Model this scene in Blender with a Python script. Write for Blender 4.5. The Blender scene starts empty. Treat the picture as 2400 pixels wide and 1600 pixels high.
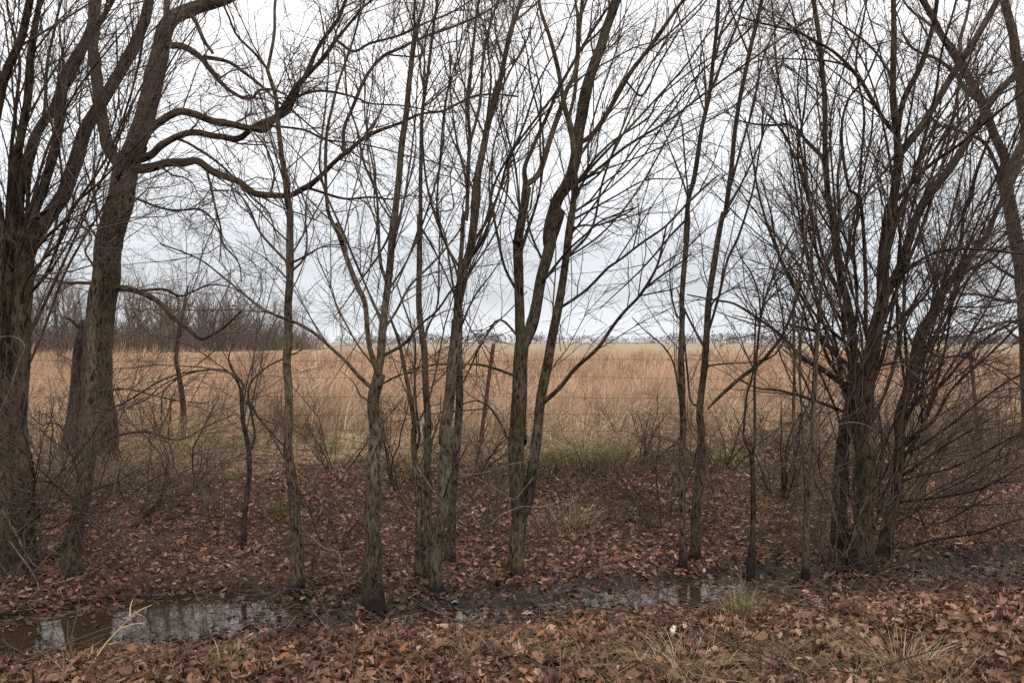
import bpy, math, random
import numpy as np
from mathutils import Vector, Matrix

random.seed(7)
RNG = np.random.default_rng(11)
SC = bpy.context.scene
COL = SC.collection

# ------------------------------------------------------------------ camera, sky, sun, exposure
EYE = 1.6
F = 2400 * 35.0 / 36.0          # focal length in photo pixels
HZ = 801.0                      # horizon row in the photo
cam = bpy.data.cameras.new('camera')
cam.lens = 35.0
cam.sensor_width = 36.0
cam.clip_start = 0.05
cam.clip_end = 9000
cam_o = bpy.data.objects.new('camera', cam)
cam_o.location = (0, 0, EYE)
cam_o.rotation_euler = (math.radians(90), 0, 0)
COL.objects.link(cam_o)
SC.camera = cam_o

SUN_EL, SUN_AZ = math.radians(52), math.radians(150)
world = bpy.data.worlds.new('World')
SC.world = world
world.use_nodes = True
wn, wl = world.node_tree.nodes, world.node_tree.links
wn.clear()
w_out = wn.new('ShaderNodeOutputWorld')
w_sky = wn.new('ShaderNodeTexSky')
w_sky.sky_type = 'NISHITA'
w_sky.sun_disc = False
w_sky.sun_elevation = SUN_EL
w_sky.sun_rotation = SUN_AZ
w_b1 = wn.new('ShaderNodeBackground')
w_b1.inputs['Strength'].default_value = 0.1
wl.new(w_sky.outputs[0], w_b1.inputs['Color'])
w_tc = wn.new('ShaderNodeTexCoord')
w_sep = wn.new('ShaderNodeSeparateXYZ')
wl.new(w_tc.outputs['Generated'], w_sep.inputs[0])
w_ramp = wn.new('ShaderNodeValToRGB')          # overcast: grey low down, white overhead
cr = w_ramp.color_ramp
cr.elements[0].position = 0.0
cr.elements[0].color = (0.76, 0.785, 0.82, 1)
cr.elements[1].position = 1.0
cr.elements[1].color = (1.4, 1.38, 1.35, 1)
for p_, c_ in ((0.05, (0.63, 0.66, 0.70, 1)), (0.10, (0.68, 0.705, 0.74, 1)),
               (0.19, (0.97, 0.98, 0.99, 1)), (0.32, (1.2, 1.19, 1.18, 1))):
    e_ = cr.elements.new(p_)
    e_.color = c_
w_map = wn.new('ShaderNodeMapping')
w_map.inputs['Scale'].default_value = (2.2, 2.2, 13.0)
wl.new(w_tc.outputs['Generated'], w_map.inputs['Vector'])
w_noise = wn.new('ShaderNodeTexNoise')
w_noise.inputs['Scale'].default_value = 2.3
w_noise.inputs['Detail'].default_value = 5
w_noise.inputs['Roughness'].default_value = 0.55
wl.new(w_map.outputs[0], w_noise.inputs['Vector'])
w_mr = wn.new('ShaderNodeMapRange')
w_mr.inputs['From Min'].default_value = 0.3
w_mr.inputs['From Max'].default_value = 0.7
w_mr.inputs['To Min'].default_value = 0.84
w_mr.inputs['To Max'].default_value = 1.16
wl.new(w_noise.outputs['Fac'], w_mr.inputs['Value'])
wl.new(w_sep.outputs['Z'], w_ramp.inputs['Fac'])
w_mul = wn.new('ShaderNodeVectorMath')
w_mul.operation = 'SCALE'
wl.new(w_ramp.outputs['Color'], w_mul.inputs[0])
wl.new(w_mr.outputs[0], w_mul.inputs['Scale'])
w_b2 = wn.new('ShaderNodeBackground')
w_b2.inputs['Strength'].default_value = 1.0
wl.new(w_mul.outputs[0], w_b2.inputs['Color'])
w_mix = wn.new('ShaderNodeMixShader')
w_mix.inputs[0].default_value = 0.93
wl.new(w_b1.outputs[0], w_mix.inputs[1])
wl.new(w_b2.outputs[0], w_mix.inputs[2])
wl.new(w_mix.outputs[0], w_out.inputs['Surface'])

sun = bpy.data.lights.new('sun', 'SUN')
sun.energy = 1.2
sun.angle = math.radians(30)
sun.color = (1.0, 0.93, 0.84)
sun_o = bpy.data.objects.new('sun', sun)
sd = Vector((math.sin(SUN_AZ) * math.cos(SUN_EL), math.cos(SUN_AZ) * math.cos(SUN_EL), math.sin(SUN_EL)))
sun_o.rotation_euler = sd.to_track_quat('Z', 'Y').to_euler()
sun_o.location = (0, 0, 30)
COL.objects.link(sun_o)

vs = SC.view_settings
vs.view_transform = 'Standard'
vs.look = 'None'
vs.exposure = 0.32
vs.gamma = 1.0
vs.use_curve_mapping = False
SC.render.engine = 'CYCLES'
SC.cycles.max_bounces = 5
SC.cycles.diffuse_bounces = 1
SC.cycles.glossy_bounces = 2
SC.cycles.transmission_bounces = 3
SC.cycles.use_denoising = False
SC.cycles.use_adaptive_sampling = False
SC.cycles.sample_clamp_indirect = 4.0

# ------------------------------------------------------------------ helpers
def at(px, py, Y):
    """photo pixel (2400 x 1600) at depth Y -> world point"""
    return np.array([(px - 1200.0) / F * Y, Y, EYE - (py - HZ) / F * Y])

def sstep(a, b, x):
    t = np.clip((x - a) / (b - a), 0, 1)
    return t * t * (3 - 2 * t)

_TAB = np.random.default_rng(5).random((256, 256))
def vnoise(x, y):
    xi, yi = np.floor(x).astype(int), np.floor(y).astype(int)
    fx, fy = x - xi, y - yi
    fx, fy = fx * fx * (3 - 2 * fx), fy * fy * (3 - 2 * fy)
    a, b = _TAB[xi & 255, yi & 255], _TAB[(xi + 1) & 255, yi & 255]
    c, d = _TAB[xi & 255, (yi + 1) & 255], _TAB[(xi + 1) & 255, (yi + 1) & 255]
    return (a * (1 - fx) + b * fx) * (1 - fy) + (c * (1 - fx) + d * fx) * fy

def fbm(x, y, o=4):
    s, a, t = 0, 0.5, 0
    for i in range(o):
        s = s + a * vnoise(x * 2 ** i + 17.3 * i, y * 2 ** i + 9.1 * i)
        t += a
        a *= 0.5
    return s / t

WATER = -0.35
def ditch_y(x):
    return 7.25 + 0.27 * np.clip(x, -9, 9)

def ground_z(x, y):
    x, y = np.asarray(x, float), np.asarray(y, float)
    t = y - ditch_y(x)
    near = -0.315 * sstep(-2.3, -0.25, t)
    s2 = np.clip((t - 0.45) / 4.9, 0, 1)
    far = -0.315 + 0.435 * (0.55 * s2 + 0.45 * s2 * s2 * (3 - 2 * s2))
    z = np.where(t < 0.2, near, far)
    fade = 1 - sstep(14, 30, y)
    z = z + (fbm(x * 0.9, y * 0.9) - 0.5) * 0.10 * fade * (0.35 + 0.65 * sstep(0.4, 1.6, np.abs(t - 0.2)))
    z = z + (fbm(x * 5 + 31, y * 5) - 0.5) * 0.05 * fade
    for cx, ct, sx, st, dp in ((-2.6, 0.34, 0.85, 0.68, 0.17), (1.2, 0.04, 0.5, 0.36, 0.13), (2.2, 0.35, 0.6, 0.18, 0.032),
                               (3.9, 0.15, 0.75, 0.28, 0.07), (-0.6, -0.1, 0.8, 0.16, 0.055), (0.35, -0.02, 0.5, 0.13, 0.05), (-5.5, 0.2, 1.6, 0.5, 0.1), (6.5, 0.2, 1.4, 0.4, 0.09)):
        z = z - dp * np.exp(-((x - cx) / sx) ** 2 - ((t - ct) / st) ** 2)
    z = z + 1.2 * sstep(300, 900, y) * (fbm(x * 0.004 + 3, y * 0.004) - 0.5)
    return z

def ground_hit(px, py):
    """depth at which the ray through a photo pixel meets the ground"""
    Ys = np.arange(3.0, 40.0, 0.02)
    z = EYE - (py - HZ) / F * Ys
    g = ground_z((px - 1200.0) / F * Ys, Ys)
    k = np.argmax(z <= g)
    return float(Ys[k])

def tag(o, label=None, cat=None, group=None, kind=None):
    if label: o['label'] = label
    if cat: o['category'] = cat
    if group: o['group'] = group
    if kind: o['kind'] = kind
    return o

def empty(name, loc):
    o = bpy.data.objects.new(name, None)
    o.location = loc
    o.empty_display_size = 0.1
    COL.objects.link(o)
    return o

def fast_mesh(name, verts, faces, mat=None, smooth=True, attrs=None):
    """verts (N,3), faces (M,k) numpy arrays (k = 3 or 4) or a list of such arrays"""
    if not isinstance(faces, list):
        faces = [faces]
    faces = [np.asarray(f, np.int32) for f in faces if len(f)]
    me = bpy.data.meshes.new(name)
    verts = np.ascontiguousarray(verts, np.float32)
    me.vertices.add(len(verts))
    me.vertices.foreach_set('co', verts.ravel())
    loops = np.concatenate([f.ravel() for f in faces])
    sizes = np.concatenate([np.full(len(f), f.shape[1], np.int32) for f in faces])
    starts = np.concatenate([[0], np.cumsum(sizes)[:-1]]).astype(np.int32)
    me.loops.add(len(loops))
    me.loops.foreach_set('vertex_index', loops)
    me.polygons.add(len(sizes))
    me.polygons.foreach_set('loop_start', starts)
    me.polygons.foreach_set('loop_total', sizes)
    me.update(calc_edges=True)
    if smooth:
        me.polygons.foreach_set('use_smooth', np.ones(len(sizes), bool))
    for an, (ty, data) in (attrs or {}).items():
        a = me.attributes.new(an, ty, 'POINT')
        data = np.ascontiguousarray(data, np.float32)
        if ty == 'FLOAT_COLOR':
            if data.shape[1] == 3:
                data = np.ascontiguousarray(np.concatenate([data, np.ones((len(data), 1), np.float32)], 1))
            a.data.foreach_set('color', data.ravel())
        elif ty == 'FLOAT_VECTOR':
            a.data.foreach_set('vector', data.ravel())
        else:
            a.data.foreach_set('value', data.ravel())
    if mat:
        me.materials.append(mat)
    return me

def add(name, me, parent=None, loc=None):
    o = bpy.data.objects.new(name, me)
    if loc is not None:
        o.location = loc
    COL.objects.link(o)
    if parent:
        o.parent = parent
    return o

def norm(v):
    return v / np.maximum(np.linalg.norm(v, axis=-1, keepdims=True), 1e-9)

def tubes(P, R, sides, ref=(0.25, 0.93, 0.27), bumps=None, cap=False):
    """P (N,k,3), R (N,k): batch of round tubes -> verts, quads, bark coordinates"""
    N, k = P.shape[:2]
    T = norm(np.gradient(P, axis=1))
    ref = np.broadcast_to(np.array(ref, float), T.shape)
    U = norm(np.cross(T, ref))
    V = np.cross(T, U)
    th = np.arange(sides) / sides * 2 * math.pi
    c, s = np.cos(th)[None, None, :, None], np.sin(th)[None, None, :, None]
    rr = R[:, :, None, None]
    seg = np.linalg.norm(np.diff(P, axis=1), axis=2)
    S = np.concatenate([np.zeros((N, 1)), np.cumsum(seg, 1)], 1)
    if bumps is not None:
        amp, fa, fs = bumps
        an = np.broadcast_to(th[None, None, :], (N, k, sides))
        ss = np.broadcast_to(S[:, :, None], (N, k, sides))
        w = np.abs(an / math.pi - 1)            # mirrored, so it closes
        b = fbm(w * fa * 3 + 40, ss * fs, 3) - 0.5
        lump = fbm(w * 1.3 + 90, ss * 1.1, 2) - 0.5
        rid = np.abs(fbm(w * fa * 6 + 11, ss * fs * 0.9 + 5, 2) - 0.5)
        rr = rr * (1 + amp * 1.2 * b - amp * 1.5 * (0.12 - np.minimum(rid, 0.12)) + 0.07 * lump)[..., None]
    verts = P[:, :, None, :] + rr * (c * U[:, :, None, :] + s * V[:, :, None, :])
    bark = np.concatenate([np.broadcast_to(R[:, :, None, None] * c, verts.shape[:3] + (1,)),
                           np.broadcast_to(R[:, :, None, None] * s, verts.shape[:3] + (1,)),
                           np.broadcast_to(S[:, :, None, None], verts.shape[:3] + (1,))], 3)
    idx = np.arange(N * k * sides).reshape(N, k, sides)
    a = idx[:, :-1, :]
    b_ = idx[:, 1:, :]
    faces = np.stack([a, np.roll(a, -1, 2), np.roll(b_, -1, 2), b_], -1).reshape(-1, 4)
    vv, bb = verts.reshape(-1, 3), bark.reshape(-1, 3)
    out = [faces]
    if cap:
        n0 = len(vv)
        vv = np.concatenate([vv, P[:, -1, :]])
        bb = np.concatenate([bb, np.stack([np.zeros(N), np.zeros(N), S[:, -1]], 1)])
        e = idx[:, -1, :]
        ctr = np.broadcast_to((n0 + np.arange(N))[:, None], e.shape)
        out.append(np.stack([e, np.roll(e, -1, 1), ctr], -1).reshape(-1, 3))
    return vv, out, bb

# ------------------------------------------------------------------ materials
def new_mat(name):
    m = bpy.data.materials.new(name)
    m.use_nodes = True
    nt = m.node_tree
    return m, nt.nodes, nt.links, nt.nodes['Principled BSDF']

def ramp(n, stops):
    r = n.new('ShaderNodeValToRGB')
    el = r.color_ramp.elements
    while len(el) < len(stops):
        el.new(0.5)
    for e, (p, c) in zip(el, stops):
        e.position = p
        e.color = (*c, 1)
    return r

def bark_mat(name, dark, light, moss=(0.10, 0.10, 0.05), moss_amt=0.3, scale=38, bump=0.6):
    m, n, l, b = new_mat(name)
    at_ = n.new('ShaderNodeAttribute')
    at_.attribute_name = 'bark'
    mp = n.new('ShaderNodeMapping')
    mp.inputs['Scale'].default_value = (1, 1, 0.3)
    l.new(at_.outputs['Vector'], mp.inputs['Vector'])
    nz = n.new('ShaderNodeTexNoise')
    nz.inputs['Scale'].default_value = scale
    nz.inputs['Detail'].default_value = 6
    nz.inputs['Roughness'].default_value = 0.65
    l.new(mp.outputs[0], nz.inputs['Vector'])
    r = ramp(n, [(0.40, dark), (0.50, tuple(0.45 * a_ + 0.55 * b_ for a_, b_ in zip(dark, light))), (0.63, light)])
    l.new(nz.outputs['Fac'], r.inputs['Fac'])
    # lichen and moss patches
    geo = n.new('ShaderNodeNewGeometry')
    nz2 = n.new('ShaderNodeTexNoise')
    nz2.inputs['Scale'].default_value = 5
    nz2.inputs['Detail'].default_value = 7
    nz2.inputs['Roughness'].default_value = 0.7
    l.new(geo.outputs['Position'], nz2.inputs['Vector'])
    r2 = ramp(n, [(0.48, (0, 0, 0)), (0.68, (moss_amt,) * 3)])
    l.new(nz2.outputs['Fac'], r2.inputs['Fac'])
    mx = n.new('ShaderNodeMixRGB')
    l.new(r2.outputs['Color'], mx.inputs['Fac'])
    l.new(r.outputs['Color'], mx.inputs['Color1'])
    mx.inputs['Color2'].default_value = (*moss, 1)
    # wet foot of the stem standing in the ditch
    sep = n.new('ShaderNodeSeparateXYZ')
    l.new(geo.outputs['Position'], sep.inputs[0])
    ad = n.new('ShaderNodeMath')
    ad.operation = 'MULTIPLY_ADD'
    l.new(nz2.outputs['Fac'], ad.inputs[0])
    ad.inputs[1].default_value = 0.30
    l.new(sep.outputs['Z'], ad.inputs[2])
    mr = n.new('ShaderNodeMapRange')
    mr.inputs['From Min'].default_value = -0.09
    mr.inputs['From Max'].default_value = -0.02
    l.new(ad.outputs[0], mr.inputs['Value'])
    nz3 = n.new('ShaderNodeTexNoise')
    nz3.inputs['Scale'].default_value = 2.3
    nz3.inputs['Detail'].default_value = 3
    l.new(geo.outputs['Position'], nz3.inputs['Vector'])
    mr3 = n.new('ShaderNodeMapRange')
    mr3.inputs['From Min'].default_value = 0.3
    mr3.inputs['From Max'].default_value = 0.7
    mr3.inputs['To Min'].default_value = 0.55
    mr3.inputs['To Max'].default_value = 1.5
    l.new(nz3.outputs['Fac'], mr3.inputs['Value'])
    sc3 = n.new('ShaderNodeVectorMath')
    sc3.operation = 'SCALE'
    l.new(mx.outputs['Color'], sc3.inputs[0])
    l.new(mr3.outputs[0], sc3.inputs['Scale'])
    mx2 = n.new('ShaderNodeMixRGB')
    l.new(mr.outputs[0], mx2.inputs['Fac'])
    mx2.inputs['Color1'].default_value = (0.018, 0.013, 0.011, 1)
    l.new(sc3.outputs[0], mx2.inputs['Color2'])
    l.new(mx2.outputs['Color'], b.inputs['Base Color'])
    b.inputs['Roughness'].default_value = 0.9
    b.inputs['Specular IOR Level'].default_value = 0.2
    bp = n.new('ShaderNodeBump')
    bp.inputs['Strength'].default_value = bump
    bp.inputs['Distance'].default_value = 0.02
    l.new(nz.outputs['Fac'], bp.inputs['Height'])
    l.new(bp.outputs[0], b.inputs['Normal'])
    return m

M_RIDGED = bark_mat('bark_ridged', (0.004, 0.0028, 0.002), (0.082, 0.057, 0.039), (0.085, 0.073, 0.034), 0.55, 40, 1.0)
M_GREY = bark_mat('bark_grey', (0.006, 0.0042, 0.003), (0.125, 0.092, 0.066), (0.098, 0.089, 0.046), 0.55, 58, 1.0)
M_MOSSY = bark_mat('bark_mossy', (0.006, 0.004, 0.0026), (0.112, 0.081, 0.056), (0.075, 0.088, 0.03), 0.6, 54, 1.0)
M_DARK = bark_mat('bark_dark', (0.012, 0.009, 0.008), (0.060, 0.044, 0.034), (0.06, 0.06, 0.03), 0.2, 34, 0.9)
M_PALE = bark_mat('bark_bleached', (0.06, 0.047, 0.039), (0.17, 0.14, 0.12), (0.10, 0.09, 0.06), 0.4, 70, 0.3)

def flat_mat(name, c, rough=0.85, var=0.35, scale=20, spec=0.25):
    m, n, l, b = new_mat(name)
    geo = n.new('ShaderNodeNewGeometry')
    nz = n.new('ShaderNodeTexNoise')
    nz.inputs['Scale'].default_value = scale
    nz.inputs['Detail'].default_value = 4
    l.new(geo.outputs['Position'], nz.inputs['Vector'])
    r = ramp(n, [(0.3, tuple(x * (1 - var) for x in c)), (0.7, tuple(x * (1 + var) for x in c))])
    l.new(nz.outputs['Fac'], r.inputs['Fac'])
    l.new(r.outputs['Color'], b.inputs['Base Color'])
    b.inputs['Roughness'].default_value = rough
    b.inputs['Specular IOR Level'].default_value = spec
    return m

M_TWIG = flat_mat('twig_bark', (0.088, 0.061, 0.049), 0.8, 0.6, 3)
M_TWIG_RED = flat_mat('twig_bark_reddish', (0.090, 0.061, 0.049), 0.8, 0.6, 3)
M_TWIG_PALE = flat_mat('twig_bark_pale', (0.20, 0.165, 0.145), 0.85, 0.4, 4)

def attr_mat(name, attr, rough=0.8, trans=0.0, spec=0.25):
    m, n, l, b = new_mat(name)
    a = n.new('ShaderNodeAttribute')
    a.attribute_name = attr
    l.new(a.outputs['Color'], b.inputs['Base Color'])
    b.inputs['Roughness'].default_value = rough
    b.inputs['Specular IOR Level'].default_value = spec
    if trans:
        tr = n.new('ShaderNodeBsdfTranslucent')
        l.new(a.outputs['Color'], tr.inputs['Color'])
        mx = n.new('ShaderNodeMixShader')
        mx.inputs[0].default_value = trans
        out = n['Material Output']
        l.new(b.outputs[0], mx.inputs[1])
        l.new(tr.outputs[0], mx.inputs[2])
        l.new(mx.outputs[0], out.inputs['Surface'])
    return m

M_BLADE = attr_mat('dry_grass_blade', 'tint', 0.75, 0.35)
M_LEAF = attr_mat('dead_leaf', 'tint', 0.7, 0.12, 0.3)

# ------------------------------------------------------------------ ground, one sheet to the horizon
def axis(lo, hi, step, far_lo, far_hi, g=1.22):
    a = list(np.arange(lo, hi + 1e-6, step))
    s = step
    while a[-1] < far_hi:
        s *= g
        a.append(a[-1] + s)
    s = step
    pre = []
    x = lo
    while x > far_lo:
        s *= g
        x -= s
        pre.append(x)
    return np.array(pre[::-1] + a)

gx = axis(-6.5, 6.5, 0.075, -900, 900)
gy = axis(3.6, 13.8, 0.07, -30, 1300, 1.18)
GX, GY = np.meshgrid(gx, gy)
GZ = ground_z(GX, GY)
gv = np.stack([GX, GY, GZ], -1).reshape(-1, 3)
nxg, nyg = len(gx), len(gy)
gi = np.arange(nxg * nyg).reshape(nyg, nxg)
gf = np.stack([gi[:-1, :-1], gi[:-1, 1:], gi[1:, 1:], gi[1:, :-1]], -1).reshape(-1, 4)
# what lies where: litter soil, wet mud, tan sward, pale mown field
x_, y_, z_ = gv[:, 0], gv[:, 1], gv[:, 2]
t_ = y_ - ditch_y(x_)
soil = np.array([0.085, 0.051, 0.035])
mud = np.array([0.018, 0.012, 0.008])
sward = np.array([0.33, 0.225, 0.14])
pale = np.array([0.29, 0.225, 0.145])
wgt = lambda w: w[:, None]
gc = np.tile(soil, (len(gv), 1)) * wgt(0.6 + 0.8 * fbm(x_ * 3, y_ * 3))
wsw = sstep(4.2, 5.4, t_ + 1.2 * (fbm(x_, y_) - 0.5))
gc = gc * wgt(1 - wsw) + sward * wgt(wsw)
wpl = sstep(78, 84, y_)
gc = gc * wgt(1 - wpl) + pale * wgt(wpl * (0.8 + 0.4 * fbm(x_ * 0.02, y_ * 0.02)))
wm = (1 - sstep(-0.325, -0.27, z_ + 0.03 * (fbm(x_ * 8, y_ * 8) - 0.5))) * (np.abs(t_) < 2)
gc = gc * wgt(1 - wm) + mud * wgt(wm)
gm, n, l, b = new_mat('earth')
b.inputs['Specular IOR Level'].default_value = 0.15
a_ = n.new('ShaderNodeAttribute'); a_.attribute_name = 'tint'
ge_ = n.new('ShaderNodeNewGeometry')
nz_ = n.new('ShaderNodeTexNoise'); nz_.inputs['Scale'].default_value = 30; nz_.inputs['Detail'].default_value = 8
l.new(ge_.outputs['Position'], nz_.inputs['Vector'])
mr_ = n.new('ShaderNodeMapRange'); mr_.inputs['To Min'].default_value = 0.45; mr_.inputs['To Max'].default_value = 1.55
l.new(nz_.outputs['Fac'], mr_.inputs['Value'])
vm_ = n.new('ShaderNodeVectorMath'); vm_.operation = 'SCALE'
l.new(a_.outputs['Color'], vm_.inputs[0]); l.new(mr_.outputs[0], vm_.inputs['Scale'])
l.new(vm_.outputs[0], b.inputs['Base Color'])
b.inputs['Roughness'].default_value = 0.9
wa_ = n.new('ShaderNodeAttribute'); wa_.attribute_name = 'wet'
rr_ = n.new('ShaderNodeMapRange'); rr_.inputs['To Min'].default_value = 0.95; rr_.inputs['To Max'].default_value = 0.5
l.new(wa_.outputs['Fac'], rr_.inputs['Value']); l.new(rr_.outputs[0], b.inputs['Roughness'])
bp_ = n.new('ShaderNodeBump'); bp_.inputs['Strength'].default_value = 0.6; bp_.inputs['Distance'].default_value = 0.02
l.new(nz_.outputs['Fac'], bp_.inputs['Height']); l.new(bp_.outputs[0], b.inputs['Normal'])
ground = add('ground', fast_mesh('ground', gv, gf, gm, True, {'tint': ('FLOAT_COLOR', gc), 'wet': ('FLOAT', wm)}))
tag(ground, 'leaf strewn roadside ground, ditch bank and field', kind='structure')

# ditch water: one level, showing wherever the ditch is deep enough
wm_, n, l, b = new_mat('ditch_water')
b.inputs['Base Color'].default_value = (0.030, 0.019, 0.010, 1)
b.inputs['Roughness'].default_value = 0.05
b.inputs['IOR'].default_value = 1.33
b.inputs['Specular IOR Level'].default_value = 0.5
g2 = n.new('ShaderNodeNewGeometry')
wz = n.new('ShaderNodeTexNoise'); wz.inputs['Scale'].default_value = 9; wz.inputs['Detail'].default_value = 3
l.new(g2.outputs['Position'], wz.inputs['Vector'])
wb = n.new('ShaderNodeBump'); wb.inputs['Strength'].default_value = 0.045; wb.inputs['Distance'].default_value = 0.02
l.new(wz.outputs['Fac'], wb.inputs['Height']); l.new(wb.outputs[0], b.inputs['Normal'])
xs = np.linspace(-9, 9, 60)
wv = np.concatenate([np.stack([xs, ditch_y(xs) - 1.3, np.full(60, WATER)], 1), np.stack([xs, ditch_y(xs) + 1.7, np.full(60, WATER)], 1)])
wi = np.arange(60)
water = add('ditch_water', fast_mesh('ditch_water', wv, np.stack([wi[:-1], wi[1:], wi[1:] + 60, wi[:-1] + 60], 1), wm_))
tag(water, 'still brown water lying in the ditch', kind='structure')

# ------------------------------------------------------------------ trees, traced stem by stem
FR = {'f': (0, 0, 1.0), 'd': (0, 0, 0.98), '1': (0, 0, 2.614), '2': (0, 500, 2.614), '3': (0, 1000, 2.614), '4': (600, 0, 2.614), '5': (700, 500, 2.614),
      '6': (700, 1000, 2.614), '7': (1200, 0, 2.613), '8': (1700, 0, 2.613), '9': (1450, 500, 3.136), 'a': (1850, 500, 3.136),
      'b': (1450, 1000, 2.613), 'c': (1850, 1000, 2.613)}

def parse(s):
    pts = []
    for seg in s.split('|'):
        k, rest = seg.strip().split(':')
        ox, oy, sc = FR[k.strip()]
        for q in rest.split():
            u, v = q.split(',')
            pts.append((ox + float(u) / sc, oy + float(v) / sc))
    return np.array(pts)

def resample(P, W, n):
    """Catmull-Rom through the points, then n even steps"""
    P = np.asarray(P, float)
    if len(P) == 2:
        P = np.array([P[0], (P[0] + P[1]) / 2, P[1]])
        W = np.array([W[0], (W[0] + W[1]) / 2, W[1]])
    A = np.concatenate([[2 * P[0] - P[1]], P, [2 * P[-1] - P[-2]]])
    out, wo = [], []
    m = 8
    for i in range(len(P) - 1):
        p0, p1, p2, p3 = A[i], A[i + 1], A[i + 2], A[i + 3]
        for u in np.arange(m) / m:
            out.append(0.5 * (2 * p1 + (p2 - p0) * u + (2 * p0 - 5 * p1 + 4 * p2 - p3) * u * u + (3 * p1 - p0 - 3 * p2 + p3) * u ** 3))
            wo.append(W[i] * (1 - u) + W[i + 1] * u)
    out.append(P[-1]); wo.append(W[-1])
    out, wo = np.array(out), np.array(wo)
    s = np.concatenate([[0], np.cumsum(np.linalg.norm(np.diff(out, axis=0), axis=1))])
    q = np.linspace(0, s[-1], n)
    return np.stack([np.interp(q, s, out[:, k]) for k in range(3)], 1), np.interp(q, s, wo)

def spawn(P, R, rng, dens, lo, length, ang, r_rel, r_max, wig, up, k=6, taper=0.38, flat=1.0):
    """children along a batch of parents (N,k,3); everything vectorised"""
    N, kk = P.shape[:2]
    seg = np.linalg.norm(np.diff(P, axis=1), axis=2)
    tot = seg.sum(1)
    cnt = rng.poisson(np.maximum(tot * (1 - lo) * dens, 0.0))
    idx = np.repeat(np.arange(N), cnt)
    M = len(idx)
    if M == 0:
        return np.zeros((0, k, 3)), np.zeros((0, k)), idx
    lo_ = np.broadcast_to(np.asarray(lo, float), (N,))[idx]
    u = (lo_ + (1 - lo_) * rng.random(M) ** 0.9) * (kk - 1)
    i0 = np.minimum(u.astype(int), kk - 2)
    f = (u - i0)[:, None]
    pos = P[idx, i0] * (1 - f) + P[idx, i0 + 1] * f
    rad = R[idx, i0] * (1 - f[:, 0]) + R[idx, i0 + 1] * f[:, 0]
    tan = norm(P[idx, i0 + 1] - P[idx, i0])
    rnd = norm(rng.normal(size=(M, 3)))
    perp = norm(rnd - tan * np.sum(rnd * tan, 1, keepdims=True))
    perp[:, 1] *= flat
    a = rng.uniform(ang[0], ang[1], M)[:, None]
    d = norm(np.cos(a) * tan + np.sin(a) * perp)
    L = rng.uniform(length[0], length[1], M) * (0.45 + 0.55 * np.minimum(1, rad / (r_max * 2.5 + 1e-6)))
    step = (L / (k - 1))[:, None]
    pts = [pos]
    for j in range(k - 1):
        d = norm(d + rng.normal(size=(M, 3)) * wig + np.array([0, 0, up]))
        pts.append(pts[-1] + d * step)
    C = np.stack(pts, 1)
    r0 = np.minimum(rad * r_rel, r_max) * rng.uniform(0.6, 1.1, M)
    RC = r0[:, None] * np.linspace(1, taper, k)[None, :]
    return C, RC, idx

SPEC = {   # boughs, branchlets, twigs, twiglets: density per metre, (length), (angle), r_max, wiggle, upward pull, points, sides
    'whip': [(2.0, (0.7, 1.9), (0.22, 0.7), 0.0100, 0.10, 0.05, 7, 4), (5.0, (0.35, 1.15), (0.3, 0.85), 0.0062, 0.14, 0.03, 5, 3),
             (5.5, (0.14, 0.55), (0.4, 1.0), 0.0041, 0.2, 0.02, 4, 3), (3.5, (0.07, 0.25), (0.5, 1.1), 0.0028, 0.22, 0.0, 3, 3)],
    'dense': [(2.6, (0.7, 2.0), (0.25, 0.85), 0.0105, 0.12, 0.05, 7, 4), (5.5, (0.35, 1.2), (0.3, 0.9), 0.0064, 0.15, 0.03, 5, 3),
              (5.5, (0.14, 0.55), (0.4, 1.05), 0.0042, 0.2, 0.02, 4, 3), (3.0, (0.07, 0.25), (0.5, 1.1), 0.0028, 0.22, 0.0, 3, 3)],
    'spur': [(1.7, (0.6, 1.5), (0.4, 1.1), 0.0150, 0.28, -0.02, 7, 4), (7.5, (0.25, 1.0), (0.5, 1.2), 0.0090, 0.34, 0.0, 6, 3),
             (8.5, (0.12, 0.45), (0.5, 1.2), 0.0058, 0.36, 0.0, 4, 3), (5.0, (0.06, 0.18), (0.5, 1.3), 0.0042, 0.4, 0.0, 3, 3)],
    'few': [(2.4, (0.25, 0.9), (0.35, 0.9), 0.0060, 0.16, 0.04, 6, 4), (5.0, (0.12, 0.45), (0.4, 1.0), 0.0038, 0.2, 0.02, 4, 3), (3.0, (0.06, 0.2), (0.5, 1.1), 0.0026, 0.22, 0.0, 3, 3)],
}
TWIG_SEGS = [0]
BASES = []

# a small library of twig sprays; every tree carries copies of them as parts
def make_spray(crooked, seed):
    r = np.random.default_rng(seed)
    wg = 0.3 if crooked else 0.09
    d = np.array([0, 0, 1.0])
    p = [np.zeros(3)]
    for j in range(6):
        d = norm(d + r.normal(size=3) * wg)
        p.append(p[-1] + d / 6)
    P = np.array(p)[None]
    Rr = (0.0062 * np.linspace(1, 0.42, 7))[None]
    parts = [tubes(P, Rr, 4)]
    C, RC, _ = spawn(P, Rr, r, 15 if crooked else 13, 0.08, (0.22, 0.6), (0.5, 1.2) if crooked else (0.35, 0.95), 0.75, 0.0044, 0.3 if crooked else 0.15, 0, k=4, taper=0.5)
    parts.append(tubes(C, RC, 3))
    D, RD, _ = spawn(C, RC, r, 7, 0.15, (0.08, 0.26), (0.5, 1.2), 0.8, 0.003, 0.3 if crooked else 0.18, 0, k=3, taper=0.6)
    parts.append(tubes(D, np.maximum(RD, 0.0016), 3))
    V, Fc, n0 = [], [], 0
    for v, f, _ in parts:
        V.append(v); Fc.append(f[0] + n0); n0 += len(v)
    return np.concatenate(V), np.concatenate(Fc)
SPRAY = {}
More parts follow.
